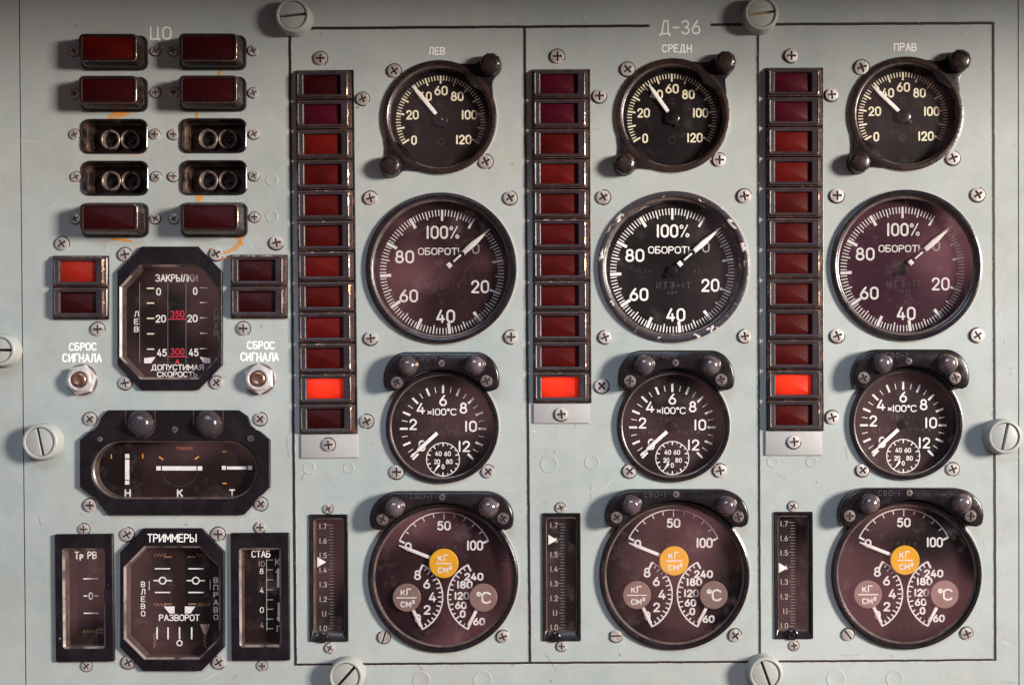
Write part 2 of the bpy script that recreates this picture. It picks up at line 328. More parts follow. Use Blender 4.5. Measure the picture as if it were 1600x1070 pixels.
def low(src, k, drop=0.0):
    wd, s, c = G[src]; f = lambda st: [[(x*k*1.05, y*k-drop) for x, y in q] for q in st]
    return (wd*k*1.05, f(s), f(c))
G['к'] = low('К', .76); G['с'] = low('С', .74); G['м'] = low('М', .74); G['р'] = low('Р', .8, .22)
def text(mb, s, cx, cy, h, wd, stroke, z=0.3, mi=0, gap=.27, rot=0, jitter=0):
    """string centred on cx, cy with cap height h, fitted to width wd"""
    tot = sum(.3 if c == ' ' else G[c][0] for c in s)+gap*(len(s)-1)
    hh = h-stroke; kx = ((wd-stroke)/tot) if wd else hh
    if len(s) == 1 and s == '1': kx = hh
    x = -tot*kx/2; cr, sr = math.cos(R(rot)), math.sin(R(rot))
    for c in s:
        if c == ' ': x += (.3+gap)*kx; continue
        gw, st, cl = G[c]; jy = random.uniform(-jitter, jitter); jx = random.uniform(-jitter, jitter)
        for q, closed in [(q, False) for q in st]+[(q, True) for q in cl]:
            pp = [(x+jx+a*kx, (b-.5)*hh+jy) for a, b in q]
            ribbon(mb, [(cx+a*cr-b*sr, cy+a*sr+b*cr) for a, b in pp], stroke, z, mi, closed)
        x += (gw+gap)*kx

# ---- placement
def base_of(px, py, h=0.0):
    """foot on the sheet of a point measured at height h above it"""
    k = 1-h/D; return VX+(px-VX)*k, VY+(py-VY)*k
def W(px, py, h=0): return ((px-800)*S, -h*S, 1.2+(535-py)*S)
def thing(name, px, py, label, cat, group=None, rot=0.0, h=0.0):
    o = bpy.data.objects.new(name, None); COL.objects.link(o); o.empty_display_size = 0.01
    o.location = W(px, py, h); o.rotation_euler = (R(90), R(-rot), 0)
    o['label'] = label; o['category'] = cat
    if group: o['group'] = group
    o['_c'] = (px, py); return o
def struct(o, px=800, py=535, h=0):
    o['kind'] = 'structure'; o.location = W(px, py, h); o.rotation_euler = (R(90), 0, 0); return o
def rel(root, px, py): c = root['_c']; return px-c[0], c[1]-py

# ---- screws (meshes shared)
def screw_mesh(kind):
    mb = MB(); n, K = 72, 15; Rr = 10.0
    def h(x, y, r):
        z = 1.0+2.4*math.sqrt(max(0, 1-(r/13.5)**2)) if r < 9.4 else 1.6-(r-9.4)*1.6
        if kind == 'cross': inside = (abs(x) < 1.15 and abs(y) < 6.6) or (abs(y) < 1.15 and abs(x) < 6.6)
        else: inside = abs(x) < 1.1 and r < 9.6
        return z-(1.9 if inside else 0), inside
    rs = [Rr*(i/K) for i in range(K+1)]
    base = 0; mb.v.append((0, 0, h(0, 0, 0)[0]))
    for r in rs[1:]:
        for i in range(n):
            t = 2*math.pi*i/n; x, y = r*math.cos(t), r*math.sin(t); mb.v.append((x, y, h(x, y, r)[0]))
    def ins(ids):
        c = [sum(mb.v[i][k] for i in ids)/len(ids) for k in (0, 1)]; return 1 if h(c[0], c[1], math.hypot(*c))[1] else 0
    for i in range(n):
        f = (0, 1+i, 1+(i+1) % n); mb.face(f, ins(f))
    for k in range(K-1):
        for i in range(n):
            f = (1+k*n+i, 1+(k+1)*n+i, 1+(k+1)*n+(i+1) % n, 1+k*n+(i+1) % n); mb.face(f, ins(f))
    e = len(mb.v); mb.v += circ(10.0, 0.1, n)+circ(11.5, 0.1, n)
    for i in range(n):
        j = (i+1) % n; mb.face((1+(K-1)*n+i, e+i, e+j, 1+(K-1)*n+j), 0); mb.face((e+i, e+n+i, e+n+j, e+j), 1)
    o = mb.build('screw', ['screw_metal', 'slot_dirt'], angle=40); me = o.data; bpy.data.objects.remove(o)
    return me
SM = {k: screw_mesh(k) for k in ('cross', 'slot')}
dk = SM['cross'].copy(); dk.materials[0] = MATS['screw_dark']; SM['dark'] = dk
def screw(root, px, py, r=10.5, rot=None, kind='cross', z=0.0):
    o = bpy.data.objects.new('screw', SM[kind]); COL.objects.link(o); o.parent = root
    x, y = rel(root, px, py); o.location = (x*S, y*S, z*S); k = r/10.8; o.scale = (k, k, k)
    o.rotation_euler = (R(random.uniform(-2.5, 2.5)), R(random.uniform(-2.5, 2.5)), R(rot if rot is not None else random.uniform(0, 90)))
    return o

# ============================================================ the sheet
holes = []          # outlines cut from the panel, in measured image-plane coordinates
def hole_circle(px, py, r): holes.append([(px+a, py+b) for a, b, _ in circ(r, 0, 72)])
def hole_poly(px, py, poly): holes.append([(px+p[0], py-p[1]) for p in poly])

# ============================================================ things
INNER = {'dial_face', 'scale_marks', 'small_scale_marks', 'numeral', 'faint_mark', 'needle', 'small_needle', 'needle_hub', 'glass', 'percent_sign', 'lettering', 'faint_lettering', 'upper_scale', 'left_scale', 'right_scale', 'pointer_cap'}
# ---- gauge with 0..120 scale
def pressure_gauge(px, py, tip, scr, label):
    px, py = base_of(px, py, 5)
    g = thing('pressure_gauge', px, py, label, 'gauge', 'round gauges with 0 to 120 scale'); hole_circle(px, py, 84)
    b = MB(); lathe(b, [(89, 0), (89, 3.5), (88, 5), (86.5, 5.6), (82, 5.6), (80.5, 4.6), (79.5, 2), (78.2, 1.4), (77.6, 0), (77.2, -12)], 96, cap1=False, mis=[0,0,0,0,0,1,1,0,0]); b.build('bezel', ['bakelite', 'lit_bevel'], g)
    b = MB(); lathe(b, [(90.6, 0), (90.6, 1.2), (89, 1.6)], 96, cap1=False); b.build('halo_gasket', 'plate_metal', g)  # pale ring painting in the bright halo round the rim
    b = MB(); lathe(b, [(78, -8.6), (77, -8.5), (1, -8.5)], 96); b.build('dial_face', 'dial_black', g)
    b = MB()
    for i in range(61):
        a = R(211-4.03*i); r1 = 58 if i % 5 == 0 else 63
        ribbon(b, [(r1*math.cos(a), r1*math.sin(a)-1), (70.5*math.cos(a), 70.5*math.sin(a)-1)], 2.7 if i % 5 == 0 else 1.5, -8.2, cap=False)
    b.build('scale_marks', 'cream_print', g, False)
    for s, x, y, wd in (('0', -42, -32, 9), ('20', -44.5, 8, 20), ('40', -24, 37, 20), ('60', 0.5, 46, 21), ('80', 26, 37, 20), ('100', 45, 8, 25), ('120', 36, -31, 25)):
        m = MB(); text(m, s, x, y, 15, wd, 2.5, -8.2); m.build('numeral', 'cream_print', g, False)
    m = MB(); ribbon(m, A(0, 26, 4, 4, 0, 330), .8, -8.3); ribbon(m, A(0, -34, 5, 5, 0, 330), .8, -8.3); m.build('faint_mark', 'faint_print', g, False)
    # needle
    tx, ty = rel(g, *tip); L = math.hypot(tx, ty); a = math.degrees(math.atan2(-tx, ty))
    n = MB(); prism(n, [(2.6, 10), (3.0, 18), (3.1, L-14), (1.4, L), (-1.4, L), (-3.1, L-14), (-3.0, 18), (-2.6, 10)], -5.5, -4, .4)
    o = n.build('needle', 'white_print', g); o.rotation_euler = (0, 0, R(a))
    n = MB(); prism(n, [(3.0, -16), (3.0, 9.9), (-3.0, 9.9), (-3.0, -16)], -5.6, -4.2, .4); lathe(n, [(11, -8), (11, -3.8), (9.5, -3), (1, -3)], 32); lathe(n, [(3.4, -3), (3.4, -1.6), (2.5, -1), (.5, -1)], 20)
    o = n.build('needle_hub', 'black_smooth', g); o.rotation_euler = (0, 0, R(a))
    gl = MB(); lathe(gl, [(78.2, 4.2), (78.2, 5.6), (1, 5.6)], 96, cap0=True); gl.build('glass', 'glass_clear', g, False)
    # two lugs carrying knurled lamp knobs
    for (kx, ky) in ((79.5, 80), (-76, -77)):
        d = math.hypot(kx, ky); a = math.atan2(ky, kx); pl = []
        for t in range(-100, 101, 20): pl.append((d+19*math.cos(R(t))*.92, 19*math.sin(R(t))*.92))
        pl += [(d-9, 17.6), (97.5, 19.5), (91.5, 24.5), (86, 31.5), (80, 38.5), (70, 0), (80, -38.5), (86, -31.5), (91.5, -24.5), (97.5, -19.5), (d-9, -17.6)]
        pl = [(x*math.cos(a)-y*math.sin(a), x*math.sin(a)+y*math.cos(a)) for x, y in pl]
        l = MB(); prism(l, pl, 0.3, 4.6, 1.0); l.build('lug', 'black_smooth', g)
        k = MB(); N = 60
        def kl(r, z, f): return [(kx+r*(1+f*math.cos(10*2*math.pi*i/N))*math.cos(2*math.pi*i/N), ky+r*(1+f*math.cos(10*2*math.pi*i/N))*math.sin(2*math.pi*i/N), z) for i in range(N)]
        k.loft([kl(17, 7, .01), kl(17, 10, .03), kl(16.6, 15, .03), kl(15, 19, .02), kl(12.6, 21, 0), kl(9, 22, 0), kl(8.6, 21.2, 0), kl(7, 21.6, 0), kl(1, 22, 0)])
        kn = k.build('lamp_knob', 'bakelite', g)
        for t in (20, 140, 260):
            q = MB(); t = t+kx; lathe(q, [(2.1, 18), (2.0, 20.8), (1.2, 21.8), (.2, 22)], 12, kx+12.4*math.cos(R(t)), ky+12.4*math.sin(R(t))); q.build('rivet', 'brown_metal', kn)
    for o in g.children:
        if o.name.split('.')[0] in INNER: o.location.z -= 6*S
    for s in scr: screw(g, *s)

pressure_gauge(687, 183, (643.5, 131.5), [(616, 111.5, 11.5, 35), (758.8, 253, 12, 25)], 'brown-rimmed 0 to 120 gauge under the word ЛЕВ, leftmost of the three')
pressure_gauge(1052, 180, (1015, 130), [(980.3, 109, 12, 40), (1123.7, 250.3, 11.5, 0)], 'brown-rimmed 0 to 120 gauge under the word СРЕДН, with a fine scratch on its dial')
pressure_gauge(1417, 177.5, (1367.5, 132.5), [(1345.9, 106.3, 12.5, 20), (1488.4, 247.5, 12, 20)], 'brown-rimmed 0 to 120 gauge under the word ПРАВ, rightmost of the three')

# ---- tachometer
def tachometer(px, py, scr, label, bezel='black_smooth', dial='dial_black', gl='glass_coated'):
    px, py = base_of(px, py, 6)
    g = thing('tachometer', px, py, label, 'gauge', 'large percentage tachometers'); hole_circle(px, py, 113)
    b = MB(); lathe(b, [(118, 0), (118, 4), (117, 5.6), (115, 6.4), (111, 6.4), (109.2, 5.4), (108, 2), (106.5, 1), (105.2, .6), (104.6, -1), (104, -15)], 128, cap1=False, mis=[0,0,0,0,0,1,1,1,0,0]); b.build('bezel', [bezel, 'lit_bevel'], g)
    b = MB(); lathe(b, [(119.8, 0), (119.8, 1.2), (118, 1.7)], 128, cap1=False); b.build('halo_gasket', 'plate_metal', g)  # same painted halo, larger rim
    b = MB(); lathe(b, [(105, -9.1), (104, -9), (1, -9)], 96); b.build('dial_face', dial, g)
    b = MB(); cy = -4
    for v in range(0, 111):
        a = R(90-(v-100)*3.12)
        r1, wd = (80.5, 4.6) if v % 10 == 0 else ((84.5, 1.8) if v % 5 == 0 else (88, 1.5))
        if v in (0, 10, 20, 100, 110): wd = 3.4
        ribbon(b, [(r1*math.cos(a), cy+r1*math.sin(a)), (98*math.cos(a), cy+98*math.sin(a))], wd, -8.7, cap=False)
    b.build('scale_marks', 'white_print', g, False)
    for s, x, y, h, wd, st in (('100', -8, 58.5, 21, 35, 3.2), ('80', -59, 20, 20.5, 30, 3.1), ('60', -52.5, -41.5, 20.5, 29.5, 3.1), ('40', 5.5, -73.5, 21, 30, 3.1), ('20', 60, -27, 20.5, 28.5, 2.9), ('0', 53, 33, 17, 12, 2.4)):
        m = MB(); text(m, s, x, y, h, wd, st, -8.7); m.build('numeral', 'white_print' if s != '0' else 'grey_print', g, False)
    m = MB(); text(m, '%', 19, 58.5, 20, 15, 1.9, -8.7); m.build('percent_sign', 'white_print', g, False)
    m = MB(); text(m, 'ОБОРОТЫ', -.5, 28.5, 11.5, 75, 1.7, -8.7, gap=.2); m.build('lettering', 'white_print', g, False)
    m = MB(); text(m, 'ИТЭ-1Т', 2, -27, 11, 54, 1.4, -8.7, gap=.5); text(m, 'СЕР', 0, -39, 4.5, 16, .9, -8.7, gap=.5)
    for x in (-42, -36, 36, 42): ribbon(m, [(x, -3), (x, -7)], 1.1, -8.7)
    m.build('faint_lettering', 'faint_print', g, False)
    n = MB()
    prism(n, [(4.0, 12), (4.0, 19), (-4.0, 19), (-4.0, 12)], -5, -3.5, .4)
    prism(n, [(1.4, 24), (1.4, 40), (-1.4, 40), (-1.4, 24)], -5, -3.5, .4)
    prism(n, [(3.6, 45.5), (4.2, 66), (1.1, 94), (.9, 101), (-.9, 101), (-1.1, 94), (-4.2, 66), (-3.6, 45.5)], -5, -3.5, .4)
    o = n.build('needle', 'white_print', g); o.rotation_euler = (0, 0, R(-48.5)); o.location = (0, cy*S, 0)
    n = MB(); lathe(n, [(8, -9), (8, -5), (6.5, -4.4), (1, -4.2)], 24, 0, 0)
    prism(n, [(3.4, -14), (3.4, 46), (-3.4, 46), (-3.4, -14)], -5.8, -5.1, .2); o = n.build('needle_hub', 'dial_black', g); o.rotation_euler = (0, 0, R(-48.5)); o.location = (0, cy*S, 0)
    q = MB(); lathe(q, [(105.6, 5.4), (105.6, 7), (1, 7)], 96, cap0=True); q.build('glass', gl, g, False)
    for o in g.children:
        if o.name.split('.')[0] in INNER: o.location.z -= 6.5*S
    for s in scr: screw(g, *s)
tachometer(689, 418.8, [(579, 310, 11.5, 15), (797, 309.6, 11.5, 30), (579.4, 528.7, 11.5, 5), (798.4, 526.7, 11.5, 0)], 'large black percentage tachometer with a smooth rim, left engine column', dial='dial_plum_sheen')
tachometer(1052.9, 416.6, [(942.5, 308.4, 12, 30), (1162.6, 307, 12, 10), (945, 527, 11, 20), (1163.3, 525.4, 11, 8)], 'large percentage tachometer whose black rim is chipped down to bare metal', bezel='chipped_black', gl='glass_clear')
tachometer(1417, 414.4, [(1307.3, 306, 12, 0), (1527, 304.6, 12, 30), (1307.8, 524.6, 12, 20), (1526.5, 524, 12, 35)], 'large percentage tachometer with a plum sheen painted into its dial, right engine column', dial='dial_magenta_sheen')

# ---- temperature gauge
def temperature_gauge(px, py, scr, label):
    px, py = base_of(px, py, 7)
    g = thing('temperature_gauge', px, py, label, 'gauge', 'exhaust temperature gauges'); hole_circle(px, py, 84)
    b = MB(); lathe(b, [(88.5, 0), (88.5, 4), (87.5, 6.5), (86, 7), (83, 7), (81.5, 5.5), (80.5, 3), (79.3, 2.4), (78.8, 1), (78.4, -12)], 96, cap1=False, mis=[0,0,0,0,0,1,1,0,0]); b.build('bezel', ['black_smooth', 'lit_bevel'], g)
    b = MB(); lathe(b, [(90, 0), (90, 1.2), (88.5, 1.7)], 96, cap1=False); b.build('halo_gasket', 'plate_metal', g)  # pale ring for the halo at the rim
    b = MB(); lathe(b, [(79, -6.1), (78, -6), (1, -6)], 96); b.build('dial_face', 'dial_brown', g)
    b = MB()
    for i in range(25):
        a = R(90-(i-12)*11.3); M_ = i % 2 == 0
        r1, r2 = (55.5, 68) if M_ else (57, 66)
        ribbon(b, [(r1*math.cos(a), r1*math.sin(a)-3), (r2*math.cos(a), r2*math.sin(a)-3)], 3.2 if M_ else 1.1, -5.7, cap=False)
    b.build('scale_marks', 'white_print', g, False)
    for s, x, y, wd in (('0', -33, -30, 11), ('2', -47, 3.5, 12), ('4', -35, 28.5, 13.5), ('6', 0, 41, 12), ('8', 32, 29, 12), ('10', 43.5, .5, 19.5), ('12', 33, -31, 19)):
        m = MB(); text(m, s, x, y, 17.5, wd, 2.6, -5.7); m.build('numeral', 'white_print', g, False)
    m = MB(); text(m, '×100°C', -1.5, 23, 11, 46, 1.7, -5.7, gap=.2); m.build('lettering', 'white_print', g, False)
    m = MB(); text(m, 'ТВГ-1', -2, 9, 6, 36, .9, -5.7, gap=.6); text(m, 'СИЛА  ТОКА', -2, -11, 6, 92, .9, -5.7, gap=.6); m.build('faint_lettering', 'faint_print', g, False)
    sx, sy = 0, -51.5
    m = MB(); ribbon(m, A(sx, sy, 26, 26, 0, 360, 48), 1.3, -5.7, closed=True)
    for i in range(20):
        a = R(i*18+90); r1 = 20.5 if i % 2 == 0 else 22.5
        ribbon(m, [(sx+r1*math.cos(a), sy+r1*math.sin(a)), (sx+25.6*math.cos(a), sy+25.6*math.sin(a))], 1.8 if i % 2 == 0 else .9, -5.6, cap=False)
    m.build('small_scale_marks', 'white_print', g, False)
    for s, x, y, wd in (('40', -7.3, 9, 10.5), ('60', 7, 9, 10.5), ('20', -9.5, -3.5, 9.5), ('80', 9.8, -3.5, 10.5), ('0', 0, -11.5, 4.5)):
        m = MB(); text(m, s, sx+x, sy+y, 7.6, wd, 1.3, -5.7); m.build('numeral', 'white_print', g, False)
    n = MB(); prism(n, [(2.8, 12), (2.8, 52), (1.3, 54), (1.3, 60), (2.2, 62), (1.6, 68), (-1.6, 68), (-2.2, 62), (-1.3, 60), (-1.3, 54), (-2.8, 52), (-2.8, 12)], -3.4, -2, .35)
    o = n.build('needle', 'white_print', g); o.rotation_euler = (0, 0, R(132)); o.location = (0, -2*S, 0)
    n = MB(); prism(n, [(1.9, 10), (1.2, 21), (-1.2, 21), (-1.9, 10)], -4.2, -3.5, .25)
    o = n.build('small_needle', 'white_print', g); o.rotation_euler = (0, 0, R(144)); o.location = (sx*S, sy*S, 0)
    n = MB(); lathe(n, [(7, -6), (7, -3.5), (5, -2.6), (1, -2.5)], 24, 0, -2); n.build('needle_hub', 'dial_black', g)
    q = MB(); lathe(q, [(79.6, 5.2), (79.6, 6.6), (1, 6.6)], 96, cap0=True); q.build('glass', 'glass_window', g, False)
    for o in g.children:
        if o.name.split('.')[0] in INNER: o.location.z -= 5*S
    for s in scr: screw(g, *s)
temperature_gauge(690.8, 666.7, [(573, 658, 11.5, 25), (619.8, 737, 12, 0), (762.3, 736.4, 11, 40)], 'round ×100°C temperature gauge, leftmost of the three, below the smooth-rimmed tachometer')
temperature_gauge(1052.6, 664.5, [(940, 603, 12, 45), (983.4, 735.7, 11.5, 45), (1124.7, 735, 11.5, 10)], 'round ×100°C temperature gauge, middle of the three, below the chipped tachometer')
temperature_gauge(1416.9, 661.2, [(1300, 652, 11.5, 20), (1347.2, 734.2, 11, 40), (1487.9, 732.6, 11, 20)], 'round ×100°C temperature gauge, rightmost of the three, beside the right-hand fastener')

# ---- three-in-one oil and fuel gauge
def triple_gauge(px, py, scr, label, dial='dial_brown', bezel='black_smooth'):
    px, py = base_of(px, py, 7)
    g = thing('triple_gauge', px, py, label, 'gauge', 'three-pointer gauges with yellow centre caps'); hole_circle(px, py, 112)
    b = MB(); lathe(b, [(117.5, 0), (117.5, 4), (116.5, 6.5), (114.5, 7.5), (111, 7), (109, 4.5), (107.5, 2.5), (106, 2.1), (105.4, .5), (105, -10)], 128, cap1=False, mis=[0,0,0,0,0,1,1,0,0]); b.build('bezel', [bezel, 'lit_bevel'], g)
    b = MB(); lathe(b, [(119, 0), (119, 1.2), (117.5, 1.7)], 128, cap1=False); b.build('halo_gasket', 'plate_metal', g)  # bright halo drawn as a pale ring
    b = MB(); lathe(b, [(106, -5.1), (105, -5), (1, -5)], 96); b.build('dial_face', dial, g)
    Z = -4.7; ox, oy = 0, 23
    m = MB(); ribbon(m, A(ox, oy, 77, 77, 90+65, 90-65, 40), 1.7, Z)
    for i in range(11):
        a = R(155-13*i); r1 = {0: 68, 10: 68, 5: 66}.get(i, 70)
        ribbon(m, [(ox+r1*math.cos(a), oy+r1*math.sin(a)), (ox+77*math.cos(a), oy+77*math.sin(a))], 3.0 if i in (0, 10) else 1.5, Z, cap=False)
    m.build('upper_scale', 'white_print', g, False)
    m = MB(); ax = -58; ribbon(m, A(ax, -33, 56, 56, 64, -64, 36), 2.2, Z)
    for i in range(17):
        a = R(-64+8*i); e = i in (0, 16); r1 = 45 if e else (48 if i % 2 == 0 else 50)
        ribbon(m, [(ax+r1*math.cos(a), -33+r1*math.sin(a)), (ax+56*math.cos(a), -33+56*math.sin(a))], 3.2 if e else 1.9, Z, cap=False)
    m.build('left_scale', 'white_print', g, False)
    m = MB(); bx = 62; ribbon(m, A(bx, -33, 56, 56, 116, 244, 36), 2.2, Z)
    for i in range(16):
        a = R(116+128/15*i); e = i in (0, 15); r1 = 45 if e else (48 if i % 3 == 0 else 50.5)
        ribbon(m, [(bx+r1*math.cos(a), -33+r1*math.sin(a)), (bx+56*math.cos(a), -33+56*math.sin(a))], 3.2 if e else 1.9, Z, cap=False)
    m.build('right_scale', 'white_print', g, False)
    for s, x, y, h, wd in (('0', -56, 46, 14, 10.5), ('50', 0, 79, 15, 21.5), ('100', 48.5, 48, 16, 26),
                           ('8', -41.5, 1.5, 15.5, 11), ('6', -27, -12.5, 15, 11), ('4', -18, -33, 15.5, 12), ('2', -26.5, -53, 15, 11), ('0', -41, -66.5, 14, 9.5),
                           ('240', 47, -1, 12.5, 30), ('180', 32.5, -13.5, 12.5, 25), ('120', 28, -31, 12.5, 24), ('60', 26.5, -46, 12, 18.5), ('0', 29.5, -59.5, 12, 9), ('-60', 51, -71.5, 12, 27)):
        m = MB(); text(m, s, x, y, h, wd, 2.7, Z); m.build('numeral', 'white_print', g, False)
    for (cx, cy, r, mt, kind) in ((0, 20.5, 23, 'yellow_cap', 'k'), (-58, -33, 22, 'mauve_cap', 'k'), (62, -33, 22, 'mauve_cap', 'c')):
        c = MB(); lathe(c, [(r*.5, -5), (r*.5, -1.5), (r, -1.4), (r, .8), (r-.9, 1.6), (1, 1.6)], 48, cx, cy); cap = c.build('pointer_cap', mt, g)
        m = MB()
        if kind == 'k':
            text(m, 'кГ', cx-1, cy+9, 11, 17, 2.0, 1.8); ribbon(m, [(cx-15 if cx else -12, cy), (cx+15 if cx else 12, cy)], 1.8, 1.8); text(m, 'см²', cx+2, cy-9, 12, 23, 2.0, 1.8, gap=.2)
        else: text(m, '°C', cx+1, cy, 19, 24, 3.0, 1.8, gap=.15)
        m.build('lettering', 'white_print', cap, False)
    for (cx, cy, r0, r1, a, wd) in ((0, 20.5, 22, 76, 68.5, 2.6), (-58, -33, 21, 50, 206, 2.5), (62, -33, 21, 50, 152, 2.5)):
        n = MB(); prism(n, [(wd, r0), (wd, r1-14), (.8, r1), (-.8, r1), (-wd, r1-14), (-wd, r0)] if cx == 0 else [(wd, r0), (wd, r1), (-wd, r1), (-wd, r0)], -2.6, -1.6, .3)
        o = n.build('needle', 'white_print', g); o.location = (cx*S, cy*S, 0); o.rotation_euler = (0, 0, R(a))
    m = MB(); text(m, 'УИЗ-6', 0, 46, 5, 40, .9, Z, gap=.8); text(m, '- -- -', 0, -82, 6, 60, 1.0, Z, gap=.8); m.build('faint_lettering', 'faint_print', g, False)
    q = MB(); lathe(q, [(106.5, 5.2), (106.5, 6.8), (1, 6.8)], 96, cap0=True); q.build('glass', 'glass_coated', g, False)
    for o in g.children:
        if o.name.split('.')[0] in INNER: o.location.z -= 5*S
    for s in scr: screw(g, *s)
triple_gauge(692.3, 902, [(600, 994.8, 10.5, -18, 'slot'), (785.8, 994, 10.5, 20)], 'three-pointer oil gauge with yellow centre cap, lower left of the three engine columns', dial='dial_plum_sheen')
triple_gauge(1054.3, 898, [(962.5, 992.7, 10.5, 92, 'slot'), (1148.3, 992, 11, 40)], 'three-pointer oil gauge with yellow centre cap, lower middle, its lower left screw slot lying level')
triple_gauge(1417.4, 897, [(1324.4, 990.8, 10.5, 38, 'slot'), (1510, 989, 10.5, 20)], 'three-pointer oil gauge with yellow centre cap, lower right, beside the long right-hand line', dial='dial_black')

# ---- lamp brackets over the gauges
def bracket(cx, top, gy, Rg, half, ear, domes, screws, cs, txt, tpos, label):
    cy = gy
    g = thing('lamp_bracket', cx, cy, label, 'lamp bracket', 'black lamp brackets above the gauges')
    t, e = gy-top, gy-ear; ri = Rg+1.2; a0 = math.degrees(math.asin((e+3)/ri))
    pl = [(ri*math.cos(R(a)), ri*math.sin(R(a))) for a in [180-a0-(180-2*a0)*i/30 for i in range(31)]]       # inner arc, left to right
    xe = ri*math.cos(R(a0)); hw = half; mid = (xe+hw)/2
    pl += [(xe+3, e+.6), (mid, e-.6), (hw-5, e+2), (hw-1.5, e+6)]
    rx, ry = half*.40, (t-e)*.72
    corner = [(hw-rx+rx*math.cos(R(a)), t-ry+ry*math.sin(R(a))) for a in range(0, 91, 9)]
    pl += corner; pl += [(-x, y) for x, y in reversed(corner)]
    pl += [(-(hw-1.5), e+6), (-(hw-5), e+2), (-mid, e-.6), (-(xe+3), e+.6)]
    b = MB(); prism(b, pl, .4, 22, 3.0); b.build('bracket_plate', 'black_smooth', g, angle=50)
    for dx, dy in domes:
        x, y = rel(g, *base_of(dx, dy, 27)); k = MB(); lathe(k, [(17, 21), (16.5, 23.6), (15.2, 24.2), (14.4, 24.2), (14, 26), (12.9, 29.5), (10, 33.2), (6, 35.4), (2.5, 36), (.2, 36.1)], 40, x, y, mis=[0,0,2,2,1,1,1,1,1,1]); k.build('lamp_dome', ['black_smooth', 'dome_gloss', 'worn_glint_edge'], g, angle=60)
    for dx, dy in screws: 
        x, y = base_of(dx, dy, 22); screw(g, x, y, 10, None, 'dark', 21.6)
    x, y = base_of(*cs, 22); o = screw(g, x, y, 5.5, None, 'dark', 21.8)
    x, y = rel(g, *base_of(*tpos, 22)); m = MB(); text(m, txt, x, y, 8.5, 34, 1.5, 22.6, gap=.35); m.build('lettering', 'embossed', g, False)
mat('embossed', (0.05, 0.04, 0.045), 0.3)
mat('dome_gloss', (0.09, 0.065, 0.078), 0.14, .35, coat=.8, noise=((0.17, 0.13, 0.14), 130, .4, .7), bump=(250, .2))
bracket(691, 550.5, 666.7, 88.5, 90, 610, [(637, 571.6), (742, 570.4)], [(619.8, 597.6), (760, 595)], (690, 567.4), 'СВО-1', (665, 559.5), 'small black lamp bracket over the left temperature gauge')
bracket(1054.5, 548, 665, 88.5, 90, 609, [(1007.6, 570), (1111, 571)], [(984, 595), (1126.7, 593)], (1055.5, 566.6), 'С-40-1', (1038.4, 556.5), 'small black lamp bracket over the middle temperature gauge')
bracket(1417.5, 546.5, 662, 88.5, 90, 607, [(1379.5, 568), (1482, 568)], [(1349, 590), (1492, 590)], (1419.6, 564), 'СВО-1', (1400, 555), 'small black lamp bracket over the right temperature gauge')
bracket(691.5, 766, 902, 117.5, 111.5, 825, [(616, 793), (763.5, 793)], [(597.4, 811), (785.8, 809.6)], (690.7, 776), 'СВО-1', (658, 775), 'wide black lamp bracket over the left three-pointer gauge')
bracket(1055, 763, 898, 117.5, 111.5, 821, [(987, 789), (1136, 790)], [(963, 808), (1153, 807)], (1056, 772), 'СВО-1', (1023, 772.8), 'wide black lamp bracket over the middle three-pointer gauge')
bracket(1418, 761, 897, 117.5, 111.5, 820, [(1359.8, 787), (1504, 786)], [(1327, 805.7), (1516, 805.7)], (1420.7, 769.6), 'СВО-1', (1388.7, 770), 'wide black lamp bracket over the right three-pointer gauge')

# ---- indicator strips
def cell(g, x0, x1, y0, y1, lens, label=None):
    """one indicator, bounds relative to its thing (y up)"""
    cx, cy, wd, hh = (x0+x1)/2, (y0+y1)/2, x1-x0, y1-y0
    j = random.uniform(-.5, .5)
    b = MB(); lw, lh = wd*.695, hh*.685; lx = cx-1.0; zt = 11+j
    L = [rrect(wd+3, hh, 4, 2, cx+1.5, cy), rrect(wd+3, hh, 3, 6, cx+1.5, cy), rrect(wd+2, hh-1.6, 3, 7, cx+1, cy), rrect(wd-3, hh-3.4, 4, 7.2, cx, cy),
         rrect(wd-4, hh-4.6, 4, zt-2, cx, cy), rrect(wd-5, hh-5.6, 4, zt-.4, cx, cy), rrect(wd-7, hh-7.6, 3.4, zt+.2, cx, cy),
         rrect(wd-10, hh-10.5, 2.8, zt-.6, cx, cy), rrect(lw+2, lh+1.6, 1.5, zt-1.0, lx, cy), rrect(lw, lh, .8, zt-1.6, lx, cy), rrect(lw-1, lh-1, .8, zt-8, lx, cy)]
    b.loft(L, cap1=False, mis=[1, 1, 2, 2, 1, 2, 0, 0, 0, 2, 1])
    o = b.build('indicator_cell', ['frame_plastic', 'frame_side', 'worn_glint_edge'], g, angle=9)
    if label: o['label'] = label
    q = MB(); q.loft([rrect(lw-.6, lh-.6, .8, zt-8, lx, cy), rrect(lw-.8, lh-.8, .8, zt-6, lx, cy), rrect(lw-2, lh-2, .6, zt-5.6, lx, cy)]); q.build('lens', lens, o)
    c = MB(); c.box(x1-1.5, cy-hh*.33, 7.3, x1+1.2, cy-hh*.05, 8.6); c.box(x1-1.5, cy+hh*.12, 7.3, x1+1.2, cy+hh*.33, 8.6); c.build('clip', 'copper', o, False)
